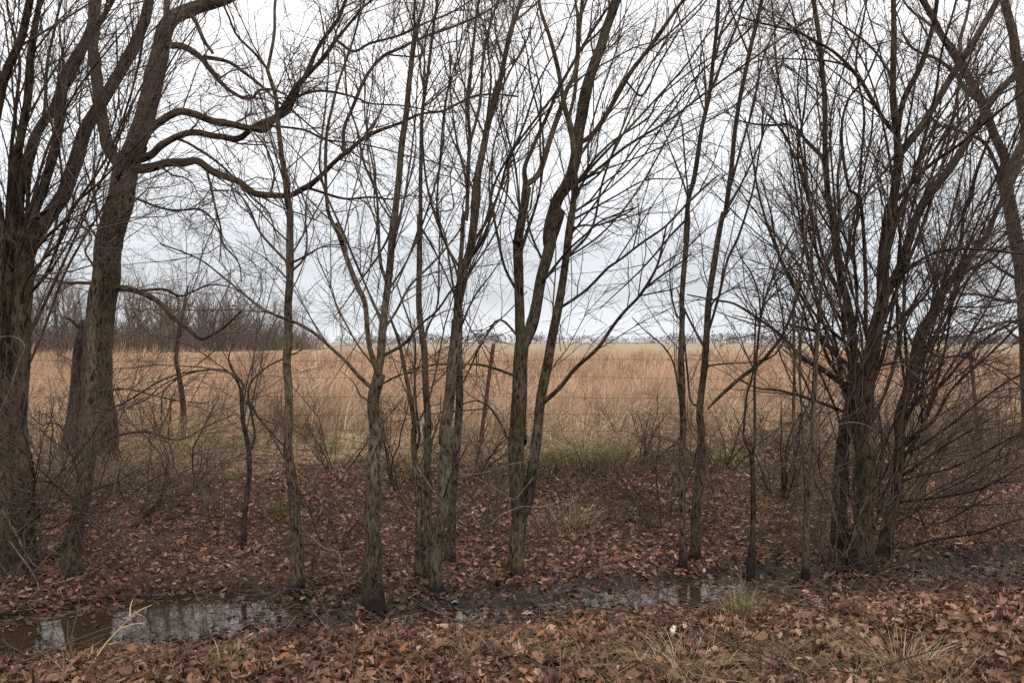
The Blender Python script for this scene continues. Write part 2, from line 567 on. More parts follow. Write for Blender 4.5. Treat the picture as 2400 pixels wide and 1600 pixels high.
def spray_mesh(crooked, mat, i):
    k = (crooked, mat.name, i)
    if k not in SPRAY:
        v, f = make_spray(crooked, 900 + i + 50 * crooked)
        SPRAY[k] = fast_mesh('twig_spray', v, f, mat)
    return SPRAY[k]

def put_sprays(root, P, R, lo, dens, rng, mat, crooked, cap, length=(0.6, 1.4), up=0.08):
    C, RC, _ = spawn(P, R, rng, dens, lo, length, (0.3, 1.0), 0.7, 0.006, 0.05, up, k=2)
    base = np.array(root.location)
    for i in rng.permutation(len(C))[:cap]:
        z = C[i, 1] - C[i, 0]
        L = np.linalg.norm(z)
        z = z / L
        x = norm(np.cross(rng.normal(size=3), z))
        y = np.cross(z, x)
        o = bpy.data.objects.new('twig_spray', spray_mesh(crooked, mat, int(rng.integers(0, 8))))
        m = Matrix.Identity(4)
        for a in range(3):
            m[a][0], m[a][1], m[a][2], m[a][3] = x[a] * L, y[a] * L, z[a] * L, C[i, 0, a] - base[a]
        o.matrix_world = m
        COL.objects.link(o)
        o.parent = root

def tree(name, label, cat, paths, mat, spec, twig_mat=M_TWIG, depth=None, seed=1, group=None, dens=1.0, extend=2.4):
    """paths: list of (part, parent index or None, widths px, depth change m, twig start, 'traced points')"""
    rng = np.random.default_rng(seed)
    built, root = [], None
    TP, TR, TLO = [], [], []
    for pi, (part, par, W, dy, lo, s) in enumerate(paths):
        px = parse(s)
        W = np.interp(np.linspace(0, 1, len(px)), np.linspace(0, 1, len(W)), W) * (0.86 if part == 'trunk' else 0.68 if spec == 'spur' else 0.74)
        if par is None:
            d0 = depth if depth is not None else ground_hit(px[0, 0], px[0, 1])
        else:
            pp, pw, pd = built[par]
            dd = np.linalg.norm(pp - px[0], axis=1)
            k = int(np.argmin(dd))
            d0 = pd[k]
            px = px.copy()
            px[0] = pp[k]
        s_ = np.concatenate([[0], np.cumsum(np.linalg.norm(np.diff(px, axis=0), axis=1))])
        s_ /= max(s_[-1], 1e-6)
        dep = d0 + dy * s_
        # for attaching: a dense copy of the pixel path
        q = np.linspace(0, 1, 60)
        built.append((np.stack([np.interp(q, s_, px[:, 0]), np.interp(q, s_, px[:, 1])], 1), W, np.interp(q, s_, dep)))
        P = np.array([at(a, b_, Y) for (a, b_), Y in zip(px, dep)])
        R = W / F * dep / 2
        if px[-1, 1] < 40 and extend:            # the stem goes on above the picture
            dv = norm(P[-1] - P[-2])
            for j in (1, 2, 3):
                dv = norm(dv + np.array([0, 0, 0.12]) + rng.normal(size=3) * 0.08)
                P = np.concatenate([P, [P[-1] + dv * extend / 3]])
                R = np.concatenate([R, [R[-1] * 0.72]])
        if par is None and depth is None:        # root flare, set into the soil
            g0 = float(ground_z(P[0, 0], P[0, 1]))
            P[0, 2] = g0 - 0.10
        Lm = np.linalg.norm(np.diff(P, axis=0), axis=1).sum()
        wide = W.max()
        ring = 0.03 if wide > 25 else (0.045 if wide > 10 else 0.06)
        n_ = int(np.clip(Lm / ring, 6, 190))
        PP, RR = resample(P, R, n_)
        kn = max(4, int(Lm / (0.13 if spec == 'spur' and par is not None else 0.2)))
        kw = rng.normal(size=(kn, 3)) * (0.06 if W.max() > 38 else 0.22 if W.max() > 24 else 0.65 if spec == 'spur' else 0.2)
        kw[0] = 0
        q_ = np.linspace(0, kn - 1, n_)
        sm = lambda a_: np.convolve(np.pad(a_, 3, mode='edge'), np.ones(7) / 7, 'valid')
        PP = PP + np.stack([sm(np.interp(q_, np.arange(kn), kw[:, c_])) for c_ in range(3)], 1) * RR[:, None]
        node = np.interp(q_, np.arange(kn), rng.random(kn) ** 3)
        RR = RR * (0.97 + (0.06 if wide > 45 else 0.2) * node)
        if par is None and depth is None:
            fl = np.exp(-np.linspace(0, Lm, n_) / 0.17)
            RR = RR * (1 + 0.95 * fl)
            BASES.append((P[0, 0], P[0, 1], RR[0]))
        sides = 36 if wide > 45 else 24 if wide > 24 else 11 if wide > 10 else 7
        bump = (0.13, 6.0, 5.0) if wide > 45 else (0.18, 4.2, 3.4) if wide > 24 else (0.13, 2.4, 4.0) if wide > 8 else None
        v, f, bk = tubes(PP[None], RR[None], sides, bumps=bump, cap=True)
        if root is None:
            base = P[0].copy()
            base[2] = float(ground_z(base[0], base[1])) if depth is None else base[2]
            root = empty(name, base)
            tag(root, label, cat, group)
        bk = bk + np.array([rng.uniform(0, 9), rng.uniform(0, 9), 0])
        add(part, fast_mesh(part, v - base, f, mat, True, {'bark': ('FLOAT_VECTOR', bk)}), root)
        if lo < 1:
            q, rq = resample(P, R, 24)
            TP.append(q); TR.append(rq); TLO.append(lo)
    if spec and TP:
        P0, R0, lo0 = np.array(TP), np.array(TR), np.array(TLO)
        V, Fc, n0 = [], [], 0
        pool = [(P0, R0, lo0)]                  # every level sprouts from all the coarser ones
        for lv, (dn, ln, an, rm, wg, up, kp, sd_) in enumerate(SPEC[spec]):
            new = []
            for pi_, (p_, r_, l_) in enumerate(pool[-2:] if lv < 3 else pool[-1:]):
                w_ = 1.0 if pi_ == len(pool[-2:]) - 1 or lv == 3 else 0.55
                new.append(spawn(p_, r_, rng, dn * w_ * (dens if lv < 2 else 1), l_, ln, an, 0.62, rm, wg, up, k=kp)[:2])
            C, RC = np.concatenate([a_[0] for a_ in new]), np.concatenate([a_[1] for a_ in new])
            if len(C) == 0:
                break
            v, f, bk = tubes(C, np.maximum(RC, 0.0012), sd_)
            V.append(v); Fc.append(f[0] + n0); n0 += len(v)
            TWIG_SEGS[0] += len(f[0])
            pool.append((C, RC, 0.12))
        o = add('twigs', fast_mesh('twigs', np.concatenate(V) - base, np.concatenate(Fc), twig_mat), root)
        o['kind'] = 'stuff'
        sd = {'whip': 1.3, 'dense': 1.5, 'spur': 2.4, 'few': 1.0}[spec]
        put_sprays(root, P0, R0, lo0, sd * dens, rng, twig_mat, spec == 'spur', 170)
        put_sprays(root, *pool[1], sd * 0.45, rng, twig_mat, spec == 'spur', 110, (0.4, 1.0))
    return root

def fan(par, n, src, dst, w, seed):
    """extra straight shoots rising from a stem: from a box of the photo towards another"""
    r = np.random.default_rng(seed)
    out = []
    for i in range(n):
        x0, y0 = r.uniform(src[0], src[1]), r.uniform(src[2], src[3])
        f = (i + r.uniform(0.1, 0.9)) / n
        x1, y1 = dst[0] + (dst[1] - dst[0]) * f, r.uniform(dst[2], dst[3])
        bx, by = (x1 - x0), (y1 - y0)
        k = r.uniform(-0.13, 0.13)
        pts = []
        for u in (0, 0.12, 0.3, 0.5, 0.7, 0.86, 1):
            e = k * math.sin(math.pi * u) - 0.06 * (1 - u) * u
            pts.append('%.0f,%.0f' % (x0 + bx * u + by * e + r.normal() * 9 * (u > 0), y0 + by * u - bx * e * 0.5))
        ww = w[0] * r.uniform(0.7, 1.2)
        out.append(('stem', par, [ww, ww * 0.8, w[1]], r.uniform(-1.0, 1.0), 0.15, 'f:' + ' '.join(pts)))
    return out

tree('multi_stem_tree', 'dark many-stemmed tree cut by the left edge of the picture', 'tree', [
    ('trunk', None, [50, 46, 52], 0.3, 0.5, '3:150,890 150,600 135,250 110,0|2:125,1000 125,700 145,400 150,120'),
    ('stem', 0, [50, 44, 36, 30], 0.9, 0.2, '2:150,300|1:250,1400 400,1150 500,850 600,650 720,450 850,250 900,50 920,-20'),
    ('stem', 0, [34, 30, 20], 0.6, 0.2, '2:90,250|1:115,1400 140,1100 250,780 340,640 420,420 540,200 580,-10'),
    ('stem', 0, [32, 24, 14], 0.2, 0.15, '2:120,250|1:200,1350 270,1150 330,900 380,600 470,400 560,220 700,-10'),
    ('stem', 0, [30, 26, 16], -0.5, 0.15, '2:70,250|1:70,1400 100,1000 160,600 180,400 210,150 240,-10'),
    ('stem', 0, [32, 30, 24], -0.8, 0.2, '2:50,250|1:0,1400 -60,1100 -50,850 0,580 60,400 130,230 180,-10'),
    ('stem', 0, [14, 11, 7], -0.3, 0.1, '2:80,220|1:50,1450 60,1050 100,650 120,400 80,200 40,-10'),
    ('stem', 0, [15, 11, 7], 0.7, 0.1, '2:110,200|1:160,1350 190,1000 270,700 290,400 330,200 380,-10'),
    ('branch', 0, [13, 9, 5], -0.7, 0.1, '2:130,330 250,180 400,40|1:460,1250 600,1130 760,960 900,830'),
    ('branch', 0, [10, 7, 4], -0.9, 0.1, '2:60,600 160,420 300,250 400,120|1:470,1150 560,1040'),
    ('trunk', None, [54, 46, 44, 40], 0.4, 0.5, '3:50,900 60,600 55,250 35,0|2:40,1000 35,700 60,400 85,150|1:100,1350'),
] + fan(0, 9, (20, 70, 640, 900), (-20, 520, -20, 60), (10, 4), 61) + fan(0, 9, (20, 100, 1180, 1320), (-60, 330, 800, 1080), (6, 3), 71) + [
], M_RIDGED, 'dense', seed=21, dens=1.05)

tree('edge_tree', 'thick grey trunk half out of the picture at the far left', 'tree', [
    ('trunk', None, [60, 56, 46], 0.2, 0.6, '3:-25,870 -5,600 -15,300 -35,0|2:-60,1000 -50,500 -30,100|1:-80,1100 -110,600 -150,200'),
    ('branch', 0, [10, 6, 3], -0.8, 0.1, '3:0,500 90,640 140,740 200,840 260,870'),
    ('branch', 0, [8, 5, 3], -0.6, 0.1, '3:0,490 150,440 260,400 380,380 520,350'),
], M_GREY, 'few', seed=22)

tree('old_fence_line_tree', 'large old tree with crooked mossy limbs reaching right over the fence', 'tree', [
    ('trunk', None, [98, 80, 74, 72, 60], 0.1, 0.75, 'd:226,1066|2:605,1300 595,1100 600,850 630,550 660,250 715,0|1:735,1250 770,1060 840,880'),
    ('limb', 0, [72, 66, 54, 40], 0.4, 0.3, '1:830,900 890,720 940,500 985,300 1040,130 1200,50 1400,-15'),
    ('limb', 0, [44, 38, 30], 0.8, 0.3, '1:735,1080 690,950 645,800 600,560 580,350 575,200 590,-15'),
    ('limb', 1, [26, 20], 0.7, 0.3, '1:985,300 1010,150 1015,-15'),
    ('limb', 1, [24, 18, 12, 9, 5], -1.2, 0.1, '1:1020,290 1150,320 1240,350 1290,420 1340,500 1400,560 1480,600 1550,600 1580,560 1660,550 1760,590 1850,660'),
    ('branch', 4, [14, 10, 6, 4], -0.5, 0.1, '1:1240,350 1400,380 1500,450 1600,530 1700,620 1800,690 1990,850|4:560,920 700,1010'),
    ('branch', 1, [16, 13, 10], -0.6, 0.1, '1:1150,80 1200,120 1240,240 1300,330'),
    ('limb', 0, [30, 25, 22, 20, 15, 11, 7], -1.4, 0.08, '1:900,700 1050,700 1200,720 1400,760 1560,790 1640,790 1740,650 1830,540|4:350,440 420,350 520,210 640,60 730,-15'),
    ('limb', 0, [30, 22, 20, 19, 16, 12], -1.0, 0.08, '1:830,1020 930,940 1050,850 1200,810 1350,830 1480,860 1570,785 1740,700 1800,600|4:260,520 320,430 400,260 500,130 560,-15'),
    ('limb', 0, [34, 26, 22, 19, 15, 11, 8, 6], -1.9, 0.08, '1:860,1060 950,1020 1100,1000 1230,990 1330,1050 1450,1120 1600,1180 1750,1200 1870,1150 1980,1070|4:560,930 640,860 760,800 900,750 1020,700 1150,680 1290,610 1440,580 1600,600'),
    ('branch', 9, [11, 8, 6, 3], 0.6, 0.08, '4:290,1160 400,1180 550,1220 700,1210 850,1220 950,1190 1050,1090'),
    ('branch', 9, [14, 12, 11, 8, 5], 0.8, 0.08, '4:530,960 535,800 580,680 650,520 760,370 900,290 1020,230 1300,130 1440,50 1500,-15'),
    ('branch', 7, [11, 9, 7, 5], -0.7, 0.08, '4:500,240 600,320 700,270 900,210 1050,140 1200,80 1350,-15'),
    ('branch', 8, [10, 8, 5, 3], 0.5, 0.08, '4:240,600 400,560 600,600 700,640 900,650 1100,690 1250,690'),
    ('branch', 8, [9, 7, 5, 3], -0.4, 0.08, '4:30,800 150,780 300,800 430,860 600,880 760,910 900,950 1100,1000 1280,1050'),
    ('branch', 8, [10, 8, 6, 3], -0.7, 0.08, '1:1060,850 1150,880 1280,960 1400,1060 1560,1230 1640,1300|4:120,1430 150,1480'),
    ('limb', 0, [24, 19, 16, 12, 9, 4], -1.0, 0.08, '2:720,470 800,465 880,485 980,560 1050,640 1150,710 1235,770 1300,740 1380,690 1460,620 1490,590'),
    ('branch', 16, [10, 8, 5, 3], 0.6, 0.06, '2:870,475 1000,470 1100,510 1180,480 1290,440 1400,450 1480,490'),
    ('branch', 0, [12, 9, 6], 0.6, 0.06, '2:560,410 480,425 400,430 320,405 250,400 180,420'),
    ('branch', 0, [9, 7, 4], -1.4, 0.1, '1:830,1180 950,1260 1080,1290 1220,1280|2:1300,40 1350,150 1340,300'),
    ('branch', 0, [8, 6, 4], 0.8, 0.1, '2:540,380 520,250 560,150 480,60 420,0|1:410,1200 400,1050'),
    ('branch', 9, [9, 7, 4], -0.8, 0.06, '1:1250,1000 1290,1150 1320,1280 1350,1390 1370,1500|2:1460,300 1480,420'),
    ('branch', 9, [8, 6, 3], 0.7, 0.06, '1:1640,1190 1680,1060 1640,930 1600,860 1540,790'),
], M_RIDGED, 'spur', twig_mat=M_TWIG, seed=23, dens=1.0)

tree('rotten_snag', 'short dark rotten trunk with broken top behind the slim stem at left', 'tree', [
    ('trunk', None, [60, 46, 42, 36, 24, 10], 0.1, 1.0, '2:440,1480 465,1250 485,1000 495,800 506,700 500,655'),
    ('snag', 0, [16, 9, 3], 0.05, 1.0, '2:512,760 520,690 522,640'),
    ('snag', 0, [12, 6, 2], -0.05, 1.0, '2:490,740 486,690 478,668'),
    ('snag', 0, [12, 5], -0.2, 1.0, '2:500,720 450,665 405,640'),
], M_DARK, None, seed=24)

tree('slim_tree', 'slim grey-green trunk with pale twigs in front of the old tree', 'tree', [
    ('trunk', None, [44, 40, 36, 26, 22, 8], 0.5, 0.7, '3:457,915 455,750 460,600 490,430 520,250 545,0|2:545,1300 560,1000 565,800 572,550 600,300 640,100|1:690,1150 760,1000'),
    ('branch', 0, [16, 10, 5], -0.5, 0.3, '3:485,490 400,410 340,360 280,335 180,330'),
    ('branch', 0, [7, 5, 3], -0.5, 0.05, '3:490,470 560,390 700,350 800,290 920,250'),
    ('branch', 0, [9, 6, 3], -0.7, 0.05, '3:500,540 620,650 720,720 830,770'),
    ('branch', 0, [8, 5, 3], -0.4, 0.05, '3:500,380 460,220 400,100 385,20|2:330,1280 250,1300 180,1230'),
    ('branch', 0, [7, 5, 3, 2], -0.3, 0.02, '3:500,540 640,520 760,450 900,340 1060,270 1230,230 1400,220 1560,190 1650,210'),
    ('branch', 0, [7, 4, 2], -0.6, 0.05, '3:480,440 380,440 300,480 120,470 0,490'),
    ('branch', 0, [9, 6, 3], 0.4, 0.05, '3:530,150 700,60 900,30|2:1060,1390 1150,1370 1300,1290 1450,1230'),
    ('branch', 0, [7, 5, 3], -0.5, 0.05, '2:555,1220 720,1180 850,1110 980,1030 1100,985 1250,960 1400,960'),
    ('branch', 0, [7, 5, 3], 0.5, 0.05, '2:560,1080 680,1080 800,1080 950,1120 1100,1150 1280,1170'),
], M_GREY, 'whip', twig_mat=M_TWIG, seed=25, dens=1.3)

tree('straight_sapling', 'straight thin grey sapling standing alone right of the left puddle', 'tree', [
    ('trunk', None, [33, 28, 24, 22, 18, 13, 11], 0.3, 0.55, '3:1800,1035 1815,850 1815,700 1800,550 1790,400 1770,100|2:1770,1400 1765,1100 1760,800 1765,500 1775,200 1780,0|1:1765,1250 1745,1100 1720,950 1700,700 1690,600 1640,430'),
    ('branch', 0, [11, 8], 0.4, 0.1, '1:1640,430 1680,200 1690,-15'),
    ('branch', 0, [9, 6], -0.4, 0.1, '1:1640,430 1560,330 1450,220 1400,100 1360,-10'),
    ('branch', 0, [9, 4], 0.4, 0.1, '2:1755,310 1600,130 1540,0|1:1500,1230 1420,1150 1330,1090'),
    ('branch', 0, [8, 3], -0.4, 0.1, '2:1780,310 1870,265 1990,200 2091,195'),
    ('branch', 0, [8, 5, 3], 0.5, 0.1, '2:1785,390 1860,280 1880,150 1870,0|1:1900,1100 1960,960'),
    ('branch', 0, [6, 4, 2], -0.5, 0.1, '3:1815,690 1740,780 1720,830 1640,930'),
    ('branch', 0, [7, 4, 2], 0.3, 0.1, '3:1775,250 1700,120 1640,20|2:1560,1200 1540,1100'),
    ('branch', 0, [6, 4, 2], -0.4, 0.1, '3:1820,650 1900,680 1990,760 2091,780'),
], M_GREY, 'whip', seed=26, dens=0.95)

tree('crooked_sapling', 'crooked dark sapling forking low left of the straight grey sapling', 'tree', [
    ('trunk', None, [14, 13, 11], 0.3, 0.3, '3:1490,765 1500,550 1530,300 1530,150 1500,0|2:1490,1250 1480,1080'),
    ('branch', 0, [8, 6, 3], -0.4, 0.1, '2:1480,1090 1440,1010 1380,965 1270,960 1150,985 1000,1050 900,1140'),
    ('branch', 0, [9, 7, 4], 0.5, 0.1, '3:1520,160 1560,60|2:1540,1230 1520,1120 1540,1030 1640,940 1760,880 1850,840'),
    ('branch', 0, [8, 6, 4], 0.2, 0.1, '2:1480,1100 1500,1060 1420,960 1400,880 1430,800'),
    ('branch', 2, [9, 6, 4], -0.3, 0.1, '2:1530,1150 1580,1250 1660,1340 1740,1430'),
], M_DARK, 'whip', seed=27, dens=1.3)

tree('forked_tree', 'straight trunk with wet black foot, forking at fence height, left of centre', 'tree', [
    ('trunk', None, [42, 38, 36, 33], 0.15, 0.8, '6:470,1125 455,950 455,750 450,500 460,250 465,0|5:465,1300 470,1100 490,970'),
    ('stem', 0, [25, 24, 22, 18, 15], 0.4, 0.25, '5:485,1000 510,870 520,650 540,480 570,280 590,0|4:840,1400 870,1150 890,900 920,700 940,500 960,300 978,185'),
    ('branch', 1, [13, 9], 0.3, 0.1, '4:978,190 1010,90 1035,-15'),
    ('branch', 1, [9, 7], -0.2, 0.1, '4:972,200 965,100 970,-15'),
    ('stem', 0, [17, 16, 12, 8, 6], -0.5, 0.15, '5:465,980 430,800 410,560 370,470 320,340 270,200 220,50|4:530,1480 450,1330 430,1180 430,850 470,640 520,470 580,300 650,50 670,-15'),
    ('branch', 0, [13, 10, 7, 4], 0.5, 0.15, '5:440,1080 370,1000 300,920 200,830 100,740 0,680|2:1750,650 1600,580 1400,420 1250,300 1120,240 980,190'),
    ('branch', 1, [12, 9, 6, 3], -0.7, 0.1, '5:530,885 650,800 740,690 850,600 940,470 1020,400 1100,230'),
    ('branch', 1, [9, 7, 4], 0.6, 0.1, '5:535,740 600,600 680,450 800,330 900,220 1000,80|4:1270,1240 1330,1100'),
    ('branch', 0, [7, 5, 3], -0.4, 0.1, '5:440,930 370,820 300,700 230,560 180,420 120,290 110,240'),
    ('branch', 0, [7, 5, 4], -0.5, 0.2, '5:510,1085 600,1000 700,970 850,960 890,950'),
    ('branch', 1, [11, 8, 5], 0.6, 0.1, '5:525,460 500,300 490,100 485,0|4:745,1450 740,1200 660,1000 620,800 560,600 540,300'),
    ('branch', 0, [6, 4, 2], -0.3, 0.1, '5:440,1160 380,1120 340,1040 250,960'),
    ('branch', 0, [7, 5, 3], -0.5, 0.1, '6:500,480 560,620 600,730 700,750 800,780'),
] + fan(1, 5, (890, 912, 520, 800), (740, 1060, -20, 80), (7, 3), 68) + [
], M_GREY, 'whip', seed=28, dens=1.0)

tree('thin_whip_sapling', 'very thin tall sapling with dark stump foot between two taller trunks', 'tree', [
    ('trunk', None, [22, 19, 18, 14, 10, 7], 0.4, 0.35, '6:790,935 790,700 790,400 780,0|5:790,1300 780,1050 770,850 750,700 740,500 740,200 740,0|4:1005,1450 1010,1000 1020,700 1050,450 1090,150 1115,-15'),
    ('stem', None, [30, 20, 15, 8], 0.5, 0.4, '6:748,940 742,840 738,700 735,500 710,200 700,0|5:710,1350 690,1150 650,950 610,780 560,640'),
    ('stem', 1, [9, 7, 4], 0.7, 0.2, '6:715,200 740,60|5:720,1200 710,1000 715,800 690,700 640,560 600,430'),
    ('branch', 0, [8, 6, 3], 0.4, 0.1, '5:760,830 790,700 850,560 860,300 865,100|4:1140,1200'),
    ('branch', 0, [6, 4, 3], -0.6, 0.1, '6:790,380 660,320 600,450 560,560'),
], M_GREY, 'whip', seed=29, dens=0.9)

tree('twin_trunk_tree', 'pair of close trunks joining above fence height left of the rusty post', 'tree', [
    ('trunk', None, [31, 32, 31, 30], 0.3, 0.9, '6:845,1040 840,850 855,650 880,500 895,250 915,0|5:900,1400 925,1150 938,950 965,800 975,650'),
    ('trunk', None, [22, 22, 21, 20], -0.1, 0.9, '6:925,830 932,550 960,250 980,0|5:980,1300 985,1100 978,900 970,790'),
    ('stem', 0, [29, 27, 24, 18, 13], 0.4, 0.2, '5:970,720 985,500 1010,350 1050,200 1075,0|4:1325,1400 1345,1150 1390,900 1420,750 1470,600 1510,430 1560,200 1630,-15'),
    ('stem', 0, [16, 14, 11, 8], -0.4, 0.2, '5:968,640 985,400 1005,200 1015,0|4:1290,1350 1300,1000 1310,860 1300,650 1325,350 1350,100 1370,-15'),
    ('branch', 3, [10, 9, 7], 0.5, 0.1, '4:1310,880 1370,650 1395,330 1450,100 1490,-15'),
    ('branch', 2, [10, 8, 6], -0.7, 0.15, '5:1050,240 1120,100|4:1400,1380 1480,1200 1560,950 1700,750 1850,550 2000,300 2091,210|7:600,110 680,-15'),
    ('branch', 2, [8, 6, 4], 0.6, 0.1, '4:1400,840 1440,500 1420,300 1440,100 1450,-15'),
    ('branch', 2, [8, 6, 4], -0.5, 0.1, '5:1020,340 1100,200 1170,50|4:1490,1180 1600,930 1740,730 1840,620'),
    ('branch', 0, [7, 5, 3], 0.5, 0.1, '5:950,600 930,350 900,150 850,0|4:1210,1280 1190,1100 1220,900'),
    ('branch', 2, [6, 5, 3], 0.6, 0.1, '4:1400,830 1300,600 1240,380 1230,200 1260,0'),
    ('branch', 0, [7, 5, 3], 0.4, 0.1, '5:985,1020 1050,900 1130,780 1200,690 1300,590 1400,480'),
    ('branch', 0, [6, 4, 2], -0.6, 0.1, '6:870,450 930,300 1000,180 1050,60'),
] + fan(2, 7, (1075, 1110, 520, 760), (1010, 1380, -20, 60), (7, 3), 65) + [
], M_GREY, 'whip', seed=30, dens=1.05)

tree('mossy_tree', 'mossy tree of several stems with long branches fanning to upper right at centre', 'tree', [
    ('trunk', None, [35, 38, 44, 48, 42, 40], 0.2, 1.0, '6:1330,910 1335,750 1350,560 1340,350 1335,150 1345,0|5:1345,1400 1345,1200 1355,1050 1360,900 1370,790'),
    ('stem', 0, [34, 30, 28, 24], -0.2, 0.4, '5:1362,880 1352,700 1355,550 1345,250 1350,150 1375,0|4:1600,1500 1630,1300 1652,1140'),
    ('branch', 1, [15, 12, 9, 6], -0.4, 0.15, '4:1650,1150 1645,1030 1700,900 1790,700 1860,540 2000,290 2091,150|7:590,50 640,-15'),
    ('stem', 1, [19, 17, 15, 11], 0.4, 0.15, '4:1660,1140 1740,1060 1800,880 1850,720 1900,560 1960,440 1975,250 1990,100 2000,-15'),
    ('stem', 0, [34, 36, 38, 36, 28], 0.5, 0.35, '5:1385,860 1420,700 1450,550 1500,350 1550,150 1590,0|7:220,1500 270,1250 330,1140 385,980 420,750 460,550 500,380 560,230 650,-20'),
    ('snag', 4, [18, 12], -0.1, 1.0, '7:265,1310 250,1270 245,1225'),
    ('stem', 0, [32, 30, 27, 24, 20], 0.1, 0.35, '6:1355,620 1400,480 1420,350 1440,150 1460,0|5:1450,1400 1475,1250 1500,1080 1530,900 1565,700 1600,500 1640,250 1675,0|7:345,1480 370,1300 390,1130'),
    ('stem', 6, [19, 16, 13, 9], 0.4, 0.15, '7:388,1140 375,900 355,770 330,680 300,540 270,380 230,220 190,110 160,-15'),
    ('branch', 7, [12, 11, 8], 0.6, 0.15, '7:345,740 385,560 400,300 400,100 385,-15'),
    ('branch', 4, [15, 14, 12, 9], -0.3, 0.15, '7:430,880 500,820 600,660 720,460 830,310 930,170 1040,20 1070,-15'),
    ('branch', 6, [9, 8, 6, 4], 0.5, 0.12, '7:395,1140 560,950 780,720 1050,420 1180,240 1400,-10'),
    ('branch', 6, [9, 8, 7, 5], -0.6, 0.12, '7:395,1140 500,1060 700,900 950,750 1200,560 1450,380 1829,110'),
    ('branch', 6, [8, 7, 5, 3], -0.2, 0.12, '7:400,1110 520,960 640,850 840,720 900,600 1150,400 1400,230 1560,30'),
    ('branch', 9, [7, 6, 5], 0.3, 0.12, '7:690,500 800,590 900,400 1000,230 1040,170 1180,20'),
    ('branch', 6, [7, 6, 4], 0.7, 0.1, '7:400,1180 540,1060 660,860 740,700 840,520'),
    ('branch', 6, [7, 5, 3], -0.5, 0.1, '7:385,1290 470,1240 560,1130 700,1020 800,900 930,880'),
    ('branch', 6, [7, 5, 3], 0.5, 0.1, '7:380,1350 480,1290 640,1200 820,1105 980,1100 1060,1080'),
    ('branch', 6, [8, 6, 4], -0.8, 0.1, '7:375,1420 440,1380 530,1380 680,1320 780,1260'),
    ('branch', 6, [15, 13, 11, 8, 5], -0.9, 0.2, '5:1530,1160 1600,1070 1700,950 1830,830 1920,700 2000,600|9:160,600 280,400 330,200 350,100'),
    ('branch', 18, [6, 4, 3], 0.4, 0.1, '9:160,600 300,580 400,560 520,510 580,490'),
    ('branch', 18, [8, 6, 4], -0.4, 0.1, '9:180,550 330,450 460,360 530,300'),
    ('branch', 6, [10, 8, 7, 5], -0.6, 0.1, '5:1595,610 1750,480 1900,330|9:0,350 170,220 330,110 440,0|7:1090,1235 1190,1140 1270,1070'),
    ('branch', 0, [10, 7, 4], -0.5, 0.1, '5:1320,1010 1200,950 1100,925 950,925 800,930 650,965'),
    ('branch', 0, [10, 7, 3], 0.4, 0.1, '6:1310,110 1270,60|5:1240,1290 1190,1210 1100,1150 1000,1170'),
    ('branch', 1, [10, 8, 5], 0.4, 0.1, '5:1320,500 1260,330 1210,100 1190,0|4:1470,1350 1430,1150 1450,950'),
    ('branch', 4, [8, 6, 4], 0.3, 0.1, '5:1470,330 1420,120 1400,0|4:1680,1300 1700,1150 1760,950'),
    ('branch', 0, [8, 6, 4], 0.6, 0.1, '5:1330,620 1230,650 1120,800 1060,930 1010,1040'),
    ('branch', 4, [9, 7, 5], -0.8, 0.1, '5:1490,480 1560,340 1650,230 1760,130 1850,50 2050,-30'),
] + fan(6, 8, (1330, 1350, 380, 620), (1380, 1900, -20, 120), (7, 3), 66) + fan(1, 3, (1216, 1226, 500, 700), (1140, 1260, -20, 60), (7, 3), 67) + [
], M_MOSSY, 'whip', seed=31, dens=1.0)

tree('twin_sapling', 'two slender upright grey saplings sharing a dark foot right of centre', 'tree', [
    ('trunk', None, [19, 17, 15, 14, 12, 9], 0.3, 0.4, 'b:392,880 390,500 390,200 390,0|9:460,1400 465,1200 460,900 470,600 490,300 510,0|7:1065,1500 1080,1240 1120,1080 1160,800 1210,580 1240,300 1260,100 1270,-15'),
    ('trunk', None, [26, 20, 18, 15, 13, 10], 0.6, 0.4, 'b:460,830 475,500 500,200 500,0|9:590,1500 600,1350 630,1100 640,950 660,650 700,400 730,200 770,0|7:1310,1300 1340,1050 1370,750 1410,530 1460,300 1535,-15'),
    ('branch', 0, [9, 8, 6], 0.4, 0.1, '7:1210,590 1300,350 1380,150 1435,-15'),
    ('branch', 0, [7, 5, 3], -0.4, 0.1, '7:1085,1240 1040,1100 980,950 920,760'),
    ('branch', 0, [6, 5, 3], 0.4, 0.1, '7:1085,1225 1060,1000 1040,760 1010,700'),
    ('branch', 0, [7, 5, 3], -0.3, 0.1, '9:455,830 430,760 390,620 375,450 380,300'),
    ('branch', 1, [9, 7, 5], -0.4, 0.1, '9:650,930 740,600 800,350 880,180 940,0|7:1480,1150 1520,900 1560,700'),
    ('branch', 1, [8, 7, 5], 0.5, 0.1, '7:1330,1190 1420,850 1480,650 1540,350 1690,30'),
    ('branch', 1, [8, 6, 4], 0.3, 0.1, '9:625,1010 560,860 480,700 430,560'),
    ('branch', 1, [7, 5, 4], -0.5, 0.1, '9:630,1180 680,1120 800,1105 980,1095 1100,1060'),
    ('branch', 1, [8, 7, 6, 4], 0.3, 0.1, '9:570,1440 530,1380 510,1200 490,1000 480,850 490,700'),
    ('branch', 0, [7, 5, 3], -0.5, 0.1, '9:460,1480 430,1250 400,1100 330,980 200,870 100,770'),
    ('branch', 1, [7, 5, 3], -0.3, 0.1, '9:655,780 700,640 830,560 900,530'),
], M_GREY, 'whip', seed=32, dens=0.9)

